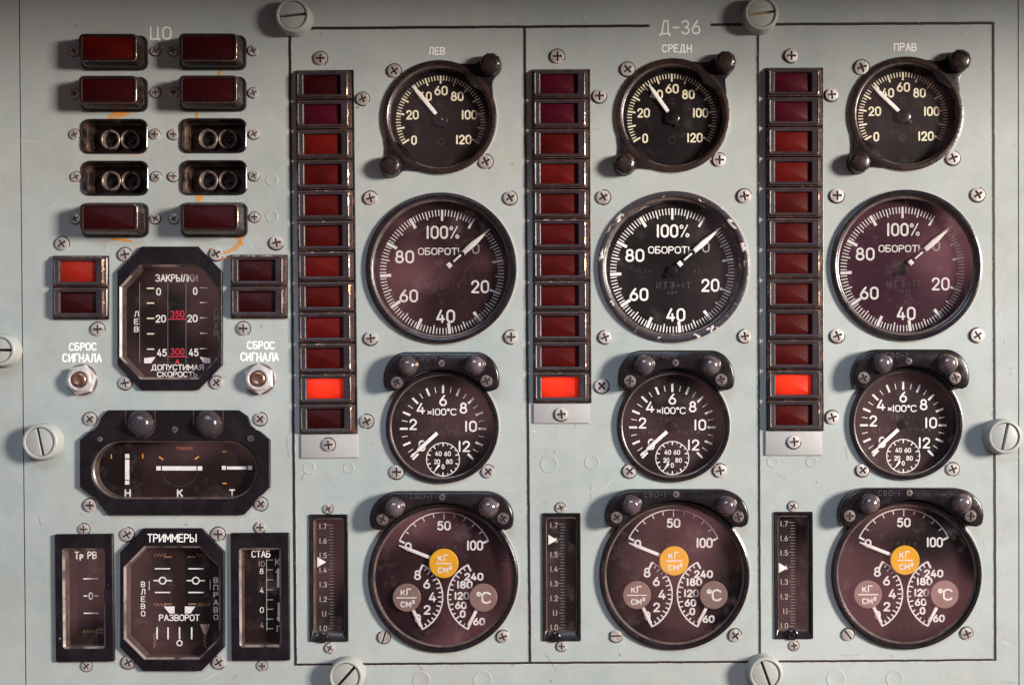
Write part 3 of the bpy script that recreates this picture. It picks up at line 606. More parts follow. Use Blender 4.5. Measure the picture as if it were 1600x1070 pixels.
def strip(ys, xa, xb, lenses, rot, plate, scr, label):
    cx, cy = (xa+xb)/2, (ys[0]+ys[-1])/2; g = thing('indicator_strip', cx, cy, label, 'indicator strip', 'tall strips of red indicator lights', rot=rot)
    h = ys[-1]-ys[0]; wd = xb-xa
    b = MB(); prism(b, [(-wd/2-1, -h/2-1), (wd/2+6, -h/2-1), (wd/2+6, h/2+1.5), (-wd/2-1, h/2+1.5)], .3, 3.5, .8); b.build('housing', 'frame_side', g)
    for i in range(len(ys)-1):
        cell(g, -wd/2, wd/2, cy-ys[i+1]+.5, cy-ys[i]-.5, lenses[i], 'bright red lit indicator' if lenses[i] == 'lens_lit' else None)
    px0, px1, py0, py1, sx, sy = plate
    b = MB(); prism(b, [(px0-cx, cy-py1), (px1-cx, cy-py1), (px1-cx, cy-py0), (px0-cx, cy-py0)], .3, 3, .7); b.build('end_plate', 'plate_metal', g)
    screw(g, sx, sy, 11.3, 5, z=2.9)
    for s in scr: screw(g, *s)
c2, rd, lt, br = 'lens_crimson', 'lens_red', 'lens_lit', 'lens_bright_red'
strip([112.3, 157.5, 203.5, 250.5, 298, 345.7, 393.5, 440.5, 488, 536, 583.5, 630.5, 676.5], 466.5, 550, ['lens_maroon', c2, br, rd, rd, rd, br, rd, br, rd, lt, 'lens_maroon'], .62, (467.5, 556.5, 678.5, 715, 510.5, 694.5), [(504, 92, 11.5, 0), (569.3, 155.7, 11, 20)], 'left strip of twelve red indicator lights with the eleventh lit')
strip([111, 156, 202.5, 250, 296.5, 343, 391, 439, 486, 533.5, 581, 628.4], 833, 917, [c2, c2, rd, br, rd, rd, rd, rd, rd, rd, lt], .25, (832.5, 919.5, 630.5, 661, 875.6, 647), [(872, 89, 12, 0), (937.4, 151, 11.5, 0)], 'middle strip of eleven red indicator lights, the lowest one lit, shorter than its neighbours')
strip([108.5, 153.5, 199.5, 246.7, 293.5, 341.4, 388.6, 436, 483, 530.4, 577.5, 624.5, 671.7], 1197.5, 1280, [c2, c2, br, br, rd, rd, rd, rd, rd, rd, lt, rd], .1, (1195, 1283, 673.5, 711, 1239, 690), [(1236.4, 88, 11.5, 0), (1299.4, 149, 11, 5)], 'right strip of twelve red indicator lights beside the right-column tachometer')
def block(x0, x1, y0, y1, lenses, scr, label):
    cx, cy = (x0+x1)/2, (y0+y1)/2; g = thing('indicator_block', cx, cy, label, 'indicator light', 'two-light indicator blocks beside the flap gauge')
    wd, h = x1-x0, y1-y0
    b = MB(); prism(b, [(-wd/2, -h/2), (wd/2, -h/2), (wd/2, h/2), (-wd/2, h/2)], .3, 5, .8); b.build('housing', 'frame_side', g)
    cell(g, -wd/2+1, wd/2-4, .5, h/2-1, lenses[0]); cell(g, -wd/2+1, wd/2-4, -h/2+2, -.5, lenses[1])
    for s in scr: screw(g, *s)
block(84.5, 171, 400, 499, ['lens_orange', 'lens_maroon'], [(97.3, 381, 11.5, 35), (153, 514.4, 11.5, 0)], 'left pair of stacked indicator lights, its upper one glowing orange-red')
block(361.5, 450, 398.5, 497.5, ['lens_maroon', 'lens_maroon'], [(432, 379.7, 11.5, 10), (380.4, 513.5, 11.5, 0)], 'right pair of stacked indicator lights, both dark')

# ---- warning lamps and empty sockets, left block
def warning_lamp(px, py, lens, scr, label):
    g = thing('warning_lamp', px, py, label, 'warning lamp', 'rounded warning lamps standing proud of the panel')
    b = MB(); b.loft([rrect(104, 54, 11, 0), rrect(104, 54, 11, 3.5), rrect(102, 52, 10, 5), rrect(96, 49, 9, 5.4), rrect(95, 48, 9, 12)], cap1=False); b.build('base', 'black_smooth', g)
    b = MB(); b.loft([rrect(96, 47.5, 9, 6), rrect(96, 47.5, 9, 13), rrect(92, 45.5, 8, 15), rrect(90.5, 44.5, 8, 27), rrect(89, 43, 7.5, 29.6), rrect(86.5, 40.5, 7, 30.4), rrect(80, 34.8, 3, 30.0), rrect(79, 34, 2.5, 28.2)], cap1=False, mis=[0,0,0,0,1,0,1]); b.build('hood', ['lamp_body', 'worn_glint_edge'], g, angle=45)  # glint on the face edge painted with the lighter edge material
    b = MB(); b.loft([rrect(79, 34, 2.5, 27.6), rrect(78.6, 33.6, 2.5, 28.6), rrect(77, 32, 2, 29.1)]); b.build('lens', lens, g)
    for s in scr: screw(g, *s)
def socket(px, py, scr, label):
    g = thing('lamp_socket', px, py, label, 'lamp socket', 'empty lamp sockets showing bulb holders'); hole_poly(px, py, rrect(98, 49, 10, 0))
    b = MB(); b.loft([rrect(103, 54, 12, .2), rrect(103, 54, 12, 2.6), rrect(101, 52, 11, 3.4), rrect(98, 49, 10, 3), rrect(97, 48, 9.5, 0), rrect(96, 47, 9, -15), rrect(91, 43, 6, -16), rrect(88, 41, 5, -34)], cap1=False, mis=[0, 0, 0, 1, 1, 1, 1]); b.build('housing', ['black_smooth', 'brown_metal'], g)
    b = MB(); b.box(-45, -21, -36, 45, 21, -34.2); b.build('back_plate', 'lamp_body', g)
    for x in (-15.6, 15.6):
        b = MB(); lathe(b, [(15.4, -34), (15.4, -21), (14.8, -20.4), (12.8, -20.4), (12.2, -21), (11.8, -33.5)], 40, x, 0, cap1=False); h = b.build('bulb_holder', 'holder_metal', g)
        b = MB(); lathe(b, [(11.8, -33.8), (5, -33.6), (4.6, -30.5), (3, -29), (.3, -28.8)], 24, x, 0); b.build('contact', 'black_smooth', h)
        b = MB(); b.box(x-1.6, 11.5, -20.3, x+1.6, 16.5, -19.6); b.box(x-1.6, -16.5, -20.3, x+1.6, -11.5, -19.6); b.build('notch', 'slot_dirt', h, False)
    for s in scr: screw(g, *s)
LS = 8.7
warning_lamp(179.5, 84, 'lens_red', [(116, 80.5, LS, 20), (243, 80, LS, 30)], 'rounded warning lamp left of the letters ЦО, top row')
warning_lamp(333.5, 83.5, 'lens_maroon', [(271, 80, LS), (395.5, 79.7, LS, 20)], 'rounded warning lamp right of the letters ЦО, top row')
warning_lamp(179.5, 148.5, 'lens_maroon', [(117, 147, LS, 20), (243, 145, LS)], 'rounded warning lamp in the second row, left column')
warning_lamp(333.5, 148, 'lens_maroon', [(272, 145, LS), (396, 145.7, LS, 20)], 'rounded warning lamp in the second row, right column')
warning_lamp(181, 344.5, 'lens_maroon', [(118, 342, LS, 20), (243, 342, LS)], 'rounded warning lamp below the empty sockets, left column, above the flap gauge')
warning_lamp(335.5, 344, 'lens_maroon', [(272, 342, LS, 30), (397.7, 339.7, LS, 0)], 'rounded warning lamp below the empty sockets, right column, above the flap gauge')
socket(180, 213.6, [(116.7, 210.6, LS, 20), (242, 210.6, LS, 0)], 'empty lamp socket in the upper socket row, left column')
socket(334.3, 212.6, [(271, 210.6, LS, 0), (397, 210, LS, 30)], 'empty lamp socket in the upper socket row, right column')
socket(181, 278.8, [(119, 276.6, LS, 30), (244, 276.6, LS, 40)], 'empty lamp socket in the lower socket row, left column')
socket(334.9, 278, [(271, 276, LS, 0), (397, 275, LS, 30)], 'empty lamp socket in the lower socket row, right column')

# ---- square-faced instruments with octagonal rims
def window_frame(g, outer, inner, depth, rim='black_paint', wall='black_smooth', zt=5.0):
    b = MB(); ii = inner
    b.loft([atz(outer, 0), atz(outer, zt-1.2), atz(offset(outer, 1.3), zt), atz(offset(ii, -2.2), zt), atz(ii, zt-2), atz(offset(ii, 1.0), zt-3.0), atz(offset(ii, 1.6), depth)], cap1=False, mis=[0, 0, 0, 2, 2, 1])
    b.build('bezel', [rim, 'lit_bevel', 'edge_highlight'], g, angle=25)
    q = MB(); q.loft([atz(offset(ii, 1.2), depth-.2), atz(offset(ii, 1.5), depth)]); q.build('dial_face', 'dial_window', g)
    gl = MB(); gl.loft([atz(offset(ii, .9), zt-4.6), atz(offset(ii, .9), zt-3.4)], cap0=True); gl.build('glass', 'glass_window', g, False)
mat('dial_window', (0.014, 0.008, 0.008), 0.5, spec=.12, noise=((0.036, 0.019, 0.016), 26, 0.4, 0.7), speck=((0.16, 0.12, 0.11), 700, 0.76))  # brownish veil of the glass mixed into this dial colour

def print_(g, name, mt, *items, z):
    """items: ('t', string, px, py, h, w, stroke) or ('l', [(px,py)...], width) or ('p', [(px,py)...]) in measured coordinates"""
    m = MB()
    for it in items:
        if it[0] == 't': x, y = rel(g, it[2], it[3]); text(m, it[1], x, y, it[4], it[5], it[6], z, gap=it[7] if len(it) > 7 else .27)
        elif it[0] == 'l': ribbon(m, [rel(g, *p) for p in it[1]], it[2], z, cap=False)
        elif it[0] == 'r':
            x, y = rel(g, it[1], it[2]); ribbon(m, A(x, y, it[3], it[3], 0, 360, 24), it[4], z, closed=True)
        else:
            ZS[0] = (ZS[0]+1) % 9; q = [rel(g, *p) for p in it[1]]; n0 = len(m.v); m.v += [(a, b, z+.03*ZS[0]) for a, b in q]; m.face(tuple(range(n0, n0+len(q))))
    return m.build(name, mt, g, False)

# flap gauge
g = thing('flap_gauge', 267, 497.5, 'octagonal black flap gauge reading ЗАКРЫЛКИ with red numbers 350 and 300', 'gauge')
inn = octo(151, 174, 31, 33, 0, 0, -6); window_frame(g, octo(163, 223, 37.5, 39, 0), inn, -14, zt=7); hole_poly(267, 497.5, offset(inn, -1.2))
z = -13.6
print_(g, 'lettering', 'white_print', ('t', 'ЗАКРЫЛКИ', 271.7, 433, 12, 67, 1.7, .2), z=z)
print_(g, 'lettering', 'white_print', ('t', 'ДОПУСТИМАЯ', 273, 573.5, 9.5, 83, 1.6, .2), z=z)
print_(g, 'lettering', 'white_print', ('t', 'СКОРОСТЬ', 273, 584.3, 8.8, 64, 1.5, .2), z=z)
for t, py in (('Л', 489.5), ('Е', 501.5), ('В', 513.5)): print_(g, 'lettering', 'white_print', ('t', t, 208.5, py, 9, 7.5, 1.4), z=z)
for t, py in (('П', 486), ('Р', 497), ('А', 508), ('В', 519)): print_(g, 'lettering', 'grey_print', ('t', t, 334, py, 9, 7, 1.2), z=z)
ty = [449.2, 472.4, 496.4, 520.7, 544.8]
print_(g, 'scale_marks', 'cream_print', *[('l', [(225, y), (236.5, y)], 2.2) for y in ty], z=z)
print_(g, 'scale_marks', 'white_print', *[('l', [(308.5, y-.8), (319.5, y-.8)], 1.5) for y in ty], z=z)
for t, px, py, wd in (('0', 243.5, 454.5, 7.5), ('0', 301, 453.5, 7), ('20', 246.8, 497, 16.5), ('20', 296.6, 496.5, 16.5), ('45', 248.5, 550.5, 15.5), ('45', 298.5, 550, 15.5)):
    print_(g, 'numeral', 'white_print', ('t', t, px, py, 12, wd, 1.9), z=z)
for t, py in (('350', 489.5), ('300', 548.5)): print_(g, 'numeral', 'red_print', ('t', t, 273, py, 10.5, 22, 1.5), ('l', [(259, py+8), (287, py+8)], 1.8), z=z)
print_(g, 'mark', 'red_print', ('p', [(269, 567), (277, 567), (273, 560)]), z=z)
print_(g, 'mark', 'white_print', ('p', [(221, 567), (232, 567), (239, 557), (221, 559)]), z=z+1)
print_(g, 'mark', 'white_print', ('p', [(325, 567), (315, 567), (308, 557), (325, 559)]), z=z+1)
print_(g, 'guide_lines', 'grey_print', ('l', [(213.5, 440), (213.5, 566)], .8), ('l', [(258, 441), (258, 568)], .6), ('l', [(286.5, 441), (286.5, 568)], .6), z=z)
q = MB(); q.box(-9.5, -68, -14, 20.5, 56, -13.8); q.build('centre_band', 'dial_black', g)
for s in ((195.8, 398, 11.5, 10), (338, 397, 11.5, 30), (196, 598.4, 11, 10), (338.4, 597.8, 11, 40)): screw(g, *s)

# trim gauge
g = thing('trim_gauge', 271, 935.4, 'octagonal black trim gauge reading ТРИММЕРЫ on its rim', 'gauge')
inn = octo(146, 172, 31, 31, 0, 0, -4.6); window_frame(g, octo(162.5, 222, 36, 37, 0), inn, -14, zt=7); hole_poly(271, 935.4, offset(inn, -1.2))
print_(g, 'lettering', 'white_print', ('t', 'ТРИММЕРЫ', 271, 839.3, 13.2, 77, 1.7, .2), z=7.2)
print_(g, 'lettering', 'white_print', ('t', 'РАЗВОРОТ', 276, 967, 10.5, 64, 1.6, .2), z=z)
for i, t in enumerate('ВЛЕВО'): print_(g, 'lettering', 'white_print', ('t', t, 219, 914.5+i*11.5, 9, 7, 1.4), z=z)
for i, t in enumerate('ВПРАВО'): print_(g, 'lettering', 'white_print', ('t', t, 333.5, 908+i*11.6, 9, 7.5, 1.4), z=z)
for cx in (249.6, 302):
    print_(g, 'scale_marks', 'white_print', ('l', [(cx-12, 890), (cx+12, 890)], 2), ('l', [(cx-14.5, 908.7), (cx-6, 908.7)], 2), ('l', [(cx+6, 908.7), (cx+14.5, 908.7)], 2), ('r', cx, 908.7, 5.2, 2), ('l', [(cx-12, 927.3), (cx+12, 927.3)], 2), z=z)
print_(g, 'scale_marks', 'white_print', *[('l', [(x, 982), (x, 1001)], 2.2) for x in (241, 258.2, 276.3, 295.5)], ('r', 276.3, 1007, 4, 1.8), ('l', [(228.5, 909), (228.5, 924)], .9), ('l', [(324.5, 908), (324.5, 923)], .9), z=z)
hz = []
for i in range(4):
    hz += [('l', [(236+i*5, 871), (240+i*5, 866)], 1), ('l', [(303+i*5, 866), (307+i*5, 871)], 1), ('l', [(236+i*5, 944), (240+i*5, 949)], 1.2), ('l', [(305+i*5, 949), (309+i*5, 944)], 1.2)]
    hz += [('l', [(235, 996+i*6), (239.5, 990+i*6)], 1.2), ('l', [(314, 990+i*6), (318.5, 996+i*6)], 1.2)]
hz += [('l', [(252, 871.5), (264, 871.5)], 1.8), ('l', [(289, 871.5), (301, 871.5)], 1.8), ('l', [(252, 945.5), (264, 945.5)], 2), ('l', [(290, 945.5), (303, 945.5)], 2)]
print_(g, 'limit_marks', 'dim_orange_print', *hz, z=z)
print_(g, 'pointer', 'white_print', ('p', [(252, 949), (269, 949), (269, 960), (261, 960)]), z=z+1.5)
print_(g, 'pointer', 'white_print', ('p', [(285, 949), (302, 949), (294, 960), (285, 960)]), z=z+1.5)
print_(g, 'pointer', 'mauve_cap', ('p', [(309, 977), (325, 977), (319, 993), (315, 993)]), z=z+1.5)
q = MB(); q.box(-38, -70, -14, -11, 72, -13.75); q.box(14, -70, -14, 42, 72, -13.75); q.build('tape_channel', 'dial_black', g)
for s in ((199, 834.5, 11.5, 30), (341, 834, 11.5, 0), (200.7, 1034, 11, 25), (342, 1034, 11, 35)): screw(g, *s)

# rudder tab and stabiliser gauges
def slim(px, py, wd, h, iw, ih, ix, iy, label, scr, rot=0):
    g = thing('trim_position_gauge', px, py, label, 'gauge', rot=rot); x, y = ix-px, py-iy
    inn = rrect(iw, ih, 3, 0, x, y, 3); window_frame(g, rrect(wd, h, 2.5, 0, 0, 0, 3), inn, -12, zt=6); hole_poly(px, py, offset(inn, -1.2))
    for s in scr: screw(g, *s)
    return g
g = slim(133.7, 932.8, 91, 199, 62, 152, 133.4, 933.5, 'narrow upright gauge reading Тр РВ in the lower left corner', [(132.3, 826.5, 9.5, 0), (134.3, 1040, 9, 40)], .6)
print_(g, 'lettering', 'white_print', ('t', 'Тр РВ', 133, 867.5, 12, 35, 1.8), z=-4)
print_(g, 'scale_marks', 'white_print', ('l', [(126, 905.5), (149.5, 905.5)], 1.8), ('l', [(126, 932.5), (132, 932.5)], 1.8), ('l', [(143.5, 932.5), (149.5, 932.5)], 1.8), ('l', [(126, 959.6), (149.5, 959.6)], 1.8), ('t', '0', 137.7, 932.5, 11.5, 7, 1.7), z=-11.5)
print_(g, 'limit_marks', 'dim_orange_print', *[('l', [(124+i*5, 990), (128+i*5, 986)], 1) for i in range(5)], ('l', [(145, 985.5), (157, 985.5)], 1), ('l', [(145, 990.5), (157, 990.5)], 1), z=-11.5)
q = MB(); q.box(-17, -58, -12, 25, 56, -11.75); q.build('tape_channel', 'dial_black', g)
g = slim(407.8, 931, 91, 199, 61, 150, 408, 932, 'narrow upright gauge reading СТАБ with arrows beside its scale', [(407.4, 823.6, 9.5, 0), (408.9, 1039.5, 9, 0)], .4)
print_(g, 'lettering', 'white_print', ('t', 'СТАБ', 407.2, 865.5, 11.5, 30, 1.7, .2), z=-4)
print_(g, 'scale_marks', 'white_print', ('l', [(414, 876), (414, 987)], 1.0), *[('l', [(414, y), (424, y)], 1.5) for y in (876, 891.4, 907.2, 922.7, 938.5, 953.3, 968.8, 984)], z=-11.5)
for t, y, mt in (('10', 882, 'grey_print'), ('8', 893.5, 'white_print'), ('4', 923.5, 'white_print'), ('0', 954.5, 'white_print'), ('4', 978.5, 'grey_print')):
    print_(g, 'numeral', mt, ('t', t, 406.3, y, 9, 10 if t == '10' else 6.2, 1.2), z=-11.5)
print_(g, 'arrow', 'white_print', ('t', 'К', 433.4, 878.3, 10.5, 8, 1.5), ('p', [(432.2, 918), (435.6, 918), (435.6, 895), (432.2, 895)]), ('p', [(430, 895), (438, 895), (434, 887)]), z=-4)
print_(g, 'arrow', 'white_print', ('t', 'П', 434.4, 983, 10.5, 6.5, 1.5), ('p', [(433, 965), (436.4, 965), (436.4, 942), (433, 942)]), ('p', [(430.6, 965), (438.6, 965), (434.8, 973)]), z=-4)

# attitude trim instrument with three bars
g = thing('position_indicator', 275, 721.5, 'wide black instrument with three white bars over the letters Н, К and Т', 'indicator')
pl = [(171, 640.5), (374, 640.5), (388, 650), (393, 664), (401, 671), (408, 674), (423, 687), (423, 760), (411, 772), (404, 777), (395, 790), (382, 803.5), (172, 803.5), (160, 790), (151, 777), (142, 771), (127, 760), (127, 687), (142, 674), (149, 671), (156, 664), (160, 652)]
pl = [rel(g, *p) for p in pl][::-1]
inn = rrect(255, 90, 44, 0, 0, -12, 12); hole_poly(275, 721.5, offset(inn, -1.2))
b = MB(); prism(b, pl, 0, 7, 1.3)
# rim plate: outline ring down to the window
def ray_out(poly, a):
    best = None; dx, dy = math.cos(a), math.sin(a)
    for i in range(len(poly)):
        (x1, y1), (x2, y2) = poly[i-1], poly[i]; ex, ey = x2-x1, y2-y1; den = dx*ey-dy*ex
        if abs(den) < 1e-9: continue
        t = (x1*ey-y1*ex)/den; u = (x1*dy-y1*dx)/den
        if t > 0 and -1e-6 <= u <= 1+1e-6: best = max(best or 0, t)
    return (dx*best, dy*best)
cyw = -12
angs = sorted({round(math.atan2(p[1]-cyw, p[0]), 5) % (2*math.pi) for p in pl} | {round(math.atan2(p[1]-cyw, p[0]), 5) % (2*math.pi) for p in inn})
po = [(x, y+cyw) for x, y in (ray_out([(x, y-cyw) for x, y in pl], a) for a in angs)]
pi_ = [(x, y+cyw) for x, y in (ray_out([(x[0], x[1]-cyw) for x in inn], a) for a in angs)]
b = MB(); b.loft([atz(po, 0), atz(po, 6), [(x*.992, y*.988, 7) for x, y in po], [(x*1.016, (y-cyw)*1.04+cyw, 7) for x, y in pi_], atz(pi_, 5.2), [(x*.985, (y-cyw)*.96+cyw, 3.6) for x, y in pi_], [(x*.98, (y-cyw)*.95+cyw, -13) for x, y in pi_]], cap1=False, mis=[0, 0, 0, 0, 1, 1]); b.build('bezel', ['black_paint', 'lit_bevel'], g, angle=25)
q = MB(); q.loft([atz(offset(inn, .8), -12.8), atz(offset(inn, 1.2), -12.6)]); q.build('dial_face', 'dial_window', g)
q = MB(); q.loft([atz(offset(inn, 1.0), 2.2), atz(offset(inn, 1.0), 3.4)], cap0=True); q.build('glass', 'glass_window', g, False)
z = -12.2
for t, px in (('Н', 195.3), ('К', 277.5), ('Т', 359.5)): print_(g, 'lettering', 'white_print', ('t', t, px, 771, 12, 9.5, 2.2), z=z)
def bars(name, quads):
    m = MB()
    for x0, y0, x1, y1 in quads:
        a, b_ = rel(g, x0, y1); c, d = rel(g, x1, y0); m.box(a, b_, -11.5, c, d, -9.5)
    m.build(name, 'white_print', g, False)
bars('bar_pointer', [(192, 709.5, 198, 716), (192, 718, 198, 750), (192, 751.5, 198, 757.5)])
bars('bar_pointer', [(241, 728.7, 247.5, 735.3), (250, 728.7, 303.5, 735.3), (306, 728.7, 312.5, 735.3)])
bars('bar_pointer', [(344, 728.2, 350, 734.2), (352, 729, 383, 733.8), (385, 728.2, 391.5, 734.2)])
print_(g, 'limit_marks', 'orange_print', ('l', [(169.5, 710), (169.5, 717)], 1.8), ('l', [(219, 709), (219, 716.5)], 1.8), ('l', [(244.5, 714), (251, 718.5)], 2.4), ('l', [(301, 718), (307, 713.5)], 2.4), ('l', [(344, 755.8), (351, 755.8)], 1.8), ('l', [(344, 706), (350, 706)], 1), z=z)
print_(g, 'faint_lettering', 'rust_faint', ('t', '740060', 284.5, 700.5, 5, 26, 1.1), z=z) if 'rust_faint' in MATS else (mat('rust_faint', (0.30, 0.10, 0.03), .5), print_(g, 'faint_lettering', 'rust_faint', ('t', '740060', 284.5, 700.5, 5, 26, 1.1), z=z))
m = MB(); x, y = rel(g, 277, 735); ribbon(m, A(x, y, 28, 26, 180, 360), .8, z); m.build('guide_lines', 'faint_print', g, False)
for px, py in ((217, 662), (323.5, 662)):
    x, y = rel(g, *base_of(px, py, 12)); k = MB(); lathe(k, [(21.5, 6.5), (21, 10), (19.5, 11), (19, 12), (16.5, 16.5), (12, 19.6), (6, 21.2), (.3, 21.6)], 48, x, y); k.build('lamp_dome', 'dome_black', g, angle=60) if 'dome_black' in MATS else (mat('dome_black', (0.035, 0.028, 0.032), .22, bump=(300, .15)), k.build('lamp_dome', 'dome_black', g, angle=60))
    m = MB(); ribbon(m, [(x-22.5, y+21), (x-22.5, y)], 1.0, 7.1); ribbon(m, [(x+23.5, y+21), (x+23.5, y)]+A(x, y, 23.5, 23.5, 0, -70), 1.2, 7.1); m.build('lamp_seat', 'copper', g, False)
for px, py, r in ((273, 671, 5.5), (156, 686, 4.5), (391.6, 685, 5.5)): screw(g, *base_of(px, py, 7), r, None, 'dark', 6.7)
for s in ((141, 654.6, 11, 40), (406.8, 654.6, 11, 40), (141, 789, 11, 0), (408, 787, 11, 40)): screw(g, *s)

# ---- vertical tape gauges
def tape(px0, px1, py0, py1, ptr, knob, scr, label):
    cx, cy = (px0+px1)/2, (py0+py1)/2; g = thing('tape_gauge', cx, cy, label, 'gauge', 'narrow upright gauges with a 1.0 to 1.7 scale', rot=.2)
    wd, h = px1-px0, py1-py0; inn = rrect(47.5, 178, 5, 0, 0, 2.5, 4)
    b = MB(); o = rrect(wd, h, 2, 0, 0, 0, 4)
    b.loft([atz(o, 0), atz(o, 2.2), atz(offset(o, 1), 3), atz(offset(o, 3.5), 2.4), atz(offset(inn, -1.4), -1.2), atz(offset(inn, -.3), -.2), atz(offset(inn, .8), -1.6), atz(offset(inn, 1.6), -14)], cap1=False, mis=[0, 0, 0, 0, 1, 1, 1]); b.build('bezel', ['black_smooth', 'lit_bevel'], g, angle=25)
    hole_poly(cx, cy, rrect(wd-6, h-6, 1.5, 0))
    q = MB(); q.loft([atz(offset(inn, 1.2), -13.7), atz(offset(inn, 1.4), -13.5)]); q.build('dial_face', 'dial_brown', g)
    m = MB(); y0, y1 = 82, -81
    for i in range(36):
        y = y0-1+(y1-y0)*i/35; ribbon(m, [(-4 if i % 5 == 0 else -1, y), (6.5, y)], .9, -13.2, cap=False)
    m.build('scale_marks', 'grey_print', g, False)
    for i, t in enumerate(('1.7', '1.6', '1.5', '1.4', '1.3', '1.2', '1.1', '1.0')):
        m = MB(); text(m, t, -11.5 if t != '1.1' else -10, 79-i*22.9, 8.8, 12 if t != '1.1' else 7, 1.25, -13.2, gap=.34); m.build('numeral', 'tape_print', g, False)
    x, y = rel(g, cx, ptr); n = MB(); prism(n, [(-20.5, y-8), (-6.5, y), (-20.5, y+8)], -12.2, -11, .3); n.build('pointer', 'white_print', g)
    q = MB(); q.loft([atz(offset(inn, .9), -3.4), atz(offset(inn, .9), -2.2)], cap0=True); q.build('glass', 'glass_window', g, False)
    x, y = rel(g, *knob); k = MB(); lathe(k, [(8.5, -2), (8.5, 3), (8, 5.5), (6.5, 6.3), (5.4, 6), (5, 5), (2.4, 5), (2, 7), (.3, 7.6)], 32, x, y); k.build('lamp_cap', 'black_smooth', g)
    for s in scr: screw(g, *s)
tape(483.6, 544.3, 803, 1001.6, 879.5, (505.3, 995), [(513, 794.4, 8.5, 30), (515, 1011.8, 8.5, 60)], 'narrow tape gauge beside the left three-pointer gauge, pointer just below 1.5')
tape(847.4, 907.3, 801, 1000.6, 844.4, (867.5, 994), [(876, 793, 8.5, 20), (877, 1009, 8.5, 0)], 'narrow tape gauge beside the middle three-pointer gauge, pointer up at 1.6')
tape(1209.4, 1269.8, 799, 997.4, 888.4, (1237.7, 990.5), [(1239, 790.8, 8.5, 60), (1239.8, 1007.8, 8.5, 10)], 'narrow tape gauge beside the right three-pointer gauge, pointer at 1.4')

# ---- push buttons in hexagon nuts
def button(px, py, label, rot):
    g = thing('push_button', px, py, label, 'push button', 'hexagon-nut reset buttons')
    b = MB(); hx = lambda r, z: [(r*math.cos(R(60*i+rot)), r*math.sin(R(60*i+rot)), z) for i in range(6)]
    lathe(b, [(24.6, .2), (24.6, 1.0), (24, 1.4), (1, 1.4)], 48); b.build('washer', 'screw_dark', g)  # dark colour stands in for shade under the nut
    b = MB(); b.loft([hx(24.5, 2.4), hx(24.5, 9.5), hx(22.4, 11.2)], cap1=True); b.build('hexagon_nut', 'steel', g, angle=20)
    b = MB(); lathe(b, [(18, 11.1), (18, 14.5), (17, 15.6), (14.4, 15.8), (13, 15), (12.4, 12)], 48, cap1=False); b.build('collar', 'steel', g)
    b = MB(); lathe(b, [(12.2, 11), (12, 14.5), (11, 16.4), (8.5, 17.4), (6.5, 17.2), (5, 16.4), (.3, 16.2)], 40); b.build('plunger', 'copper', g, angle=60)
button(129, 593.5, 'reset button with copper plunger under the left СБРОС СИГНАЛА lettering', 12)
button(406, 592, 'reset button with copper plunger under the right СБРОС СИГНАЛА lettering', 32)

# ---- quarter-turn panel fasteners
def fastener(px, py, slot, label, r=27, slotmat='slot_dirt'):
    px, py = base_of(px, py, 18)
    g = thing('panel_fastener', px, py, label, 'panel fastener', 'painted slotted panel fasteners', rot=0)
    b = MB(); lathe(b, [(r+1, 0), (r+1, 4), (r, 6), (r, 20), (r-1, 22.6), (r-3, 23.6), (r-5, 23.4), (r-6, 22), (r-6.4, 19)], 72, cap1=False); b.build('collar', 'fastener_paint', g, angle=45)
    q = MB(); rr = r-6.6; hw = 1.9; n = 40
    for s in (-1, 1):
        pts = []; a0 = math.asin(hw/rr)
        for i in range(n+1):
            a = a0+(math.pi-2*a0)*i/n; pts.append((rr*math.cos(a), rr*math.sin(a)*s))
        if s < 0: pts.reverse()
        prism(q, pts, 12, 21.5, .9)
    o = q.build('head', 'fastener_paint', g); o.rotation_euler = (0, 0, R(slot))
    q = MB(); lathe(q, [(rr, 10), (rr, 15), (1, 15)], 40); q.build('slot', slotmat, g)
fastener(458, 25, 6, 'fastener left of the top, at the head of the first vertical line', 27)
fastener(1189, 22, 8, 'fastener beside the lettering Д-36, with a worn brassy slot', 27, 'brass')
fastener(1, 547, 0, 'fastener cut off by the left edge of the picture', 25)
fastener(64, 690, 102, 'fastener left of the three-bar instrument, on the left seam', 28)
fastener(1569, 682, 78, 'fastener at the right edge, level with the temperature gauges', 27)
fastener(541, 1056, 48, 'fastener on the bottom line, below the left tape gauge', 27)
fastener(1196, 1052, 110, 'fastener on the bottom line between the middle and right columns', 27)

# ============================================================ panel sheets
def sheet(name, outline, holes, mt, z=0.0, deep=7.0):
    bm = bmesh.new(); es = []
    for lp in [outline]+holes:
        vs = [bm.verts.new(((x-800)*S, (535-y)*S, z*S)) for x, y in lp]
        es += [bm.edges.new((vs[i], vs[(i+1) % len(vs)])) for i in range(len(vs))]
    bmesh.ops.triangle_fill(bm, use_beauty=True, use_dissolve=False, edges=es)
    for f in bm.faces:
        if f.normal.z < 0: f.normal_flip()
    r = bmesh.ops.extrude_edge_only(bm, edges=[e for e in es if e.is_valid])
    for v in [v for v in r['geom'] if isinstance(v, bmesh.types.BMVert)]: v.co.z -= deep*S
    me = bpy.data.meshes.new(name); bm.to_mesh(me); bm.free(); me.materials.append(MATS[mt])
    o = bpy.data.objects.new(name, me); COL.objects.link(o); return struct(o)
panel = sheet('instrument_panel', [(30.5, -36), (1590, -36), (1591.5, 1200), (42.5, 1200), (36.5, 600)], holes, 'panel_paint')
sheet('side_panel', [(-420, -36), (28.5, -36), (34.5, 600), (40.5, 1200), (-420, 1200)], [], 'panel_paint', -.8)
sheet('side_panel', [(1592, -36), (2000, -36), (2000, 1200), (1593.5, 1200)], [], 'panel_paint', -.5)
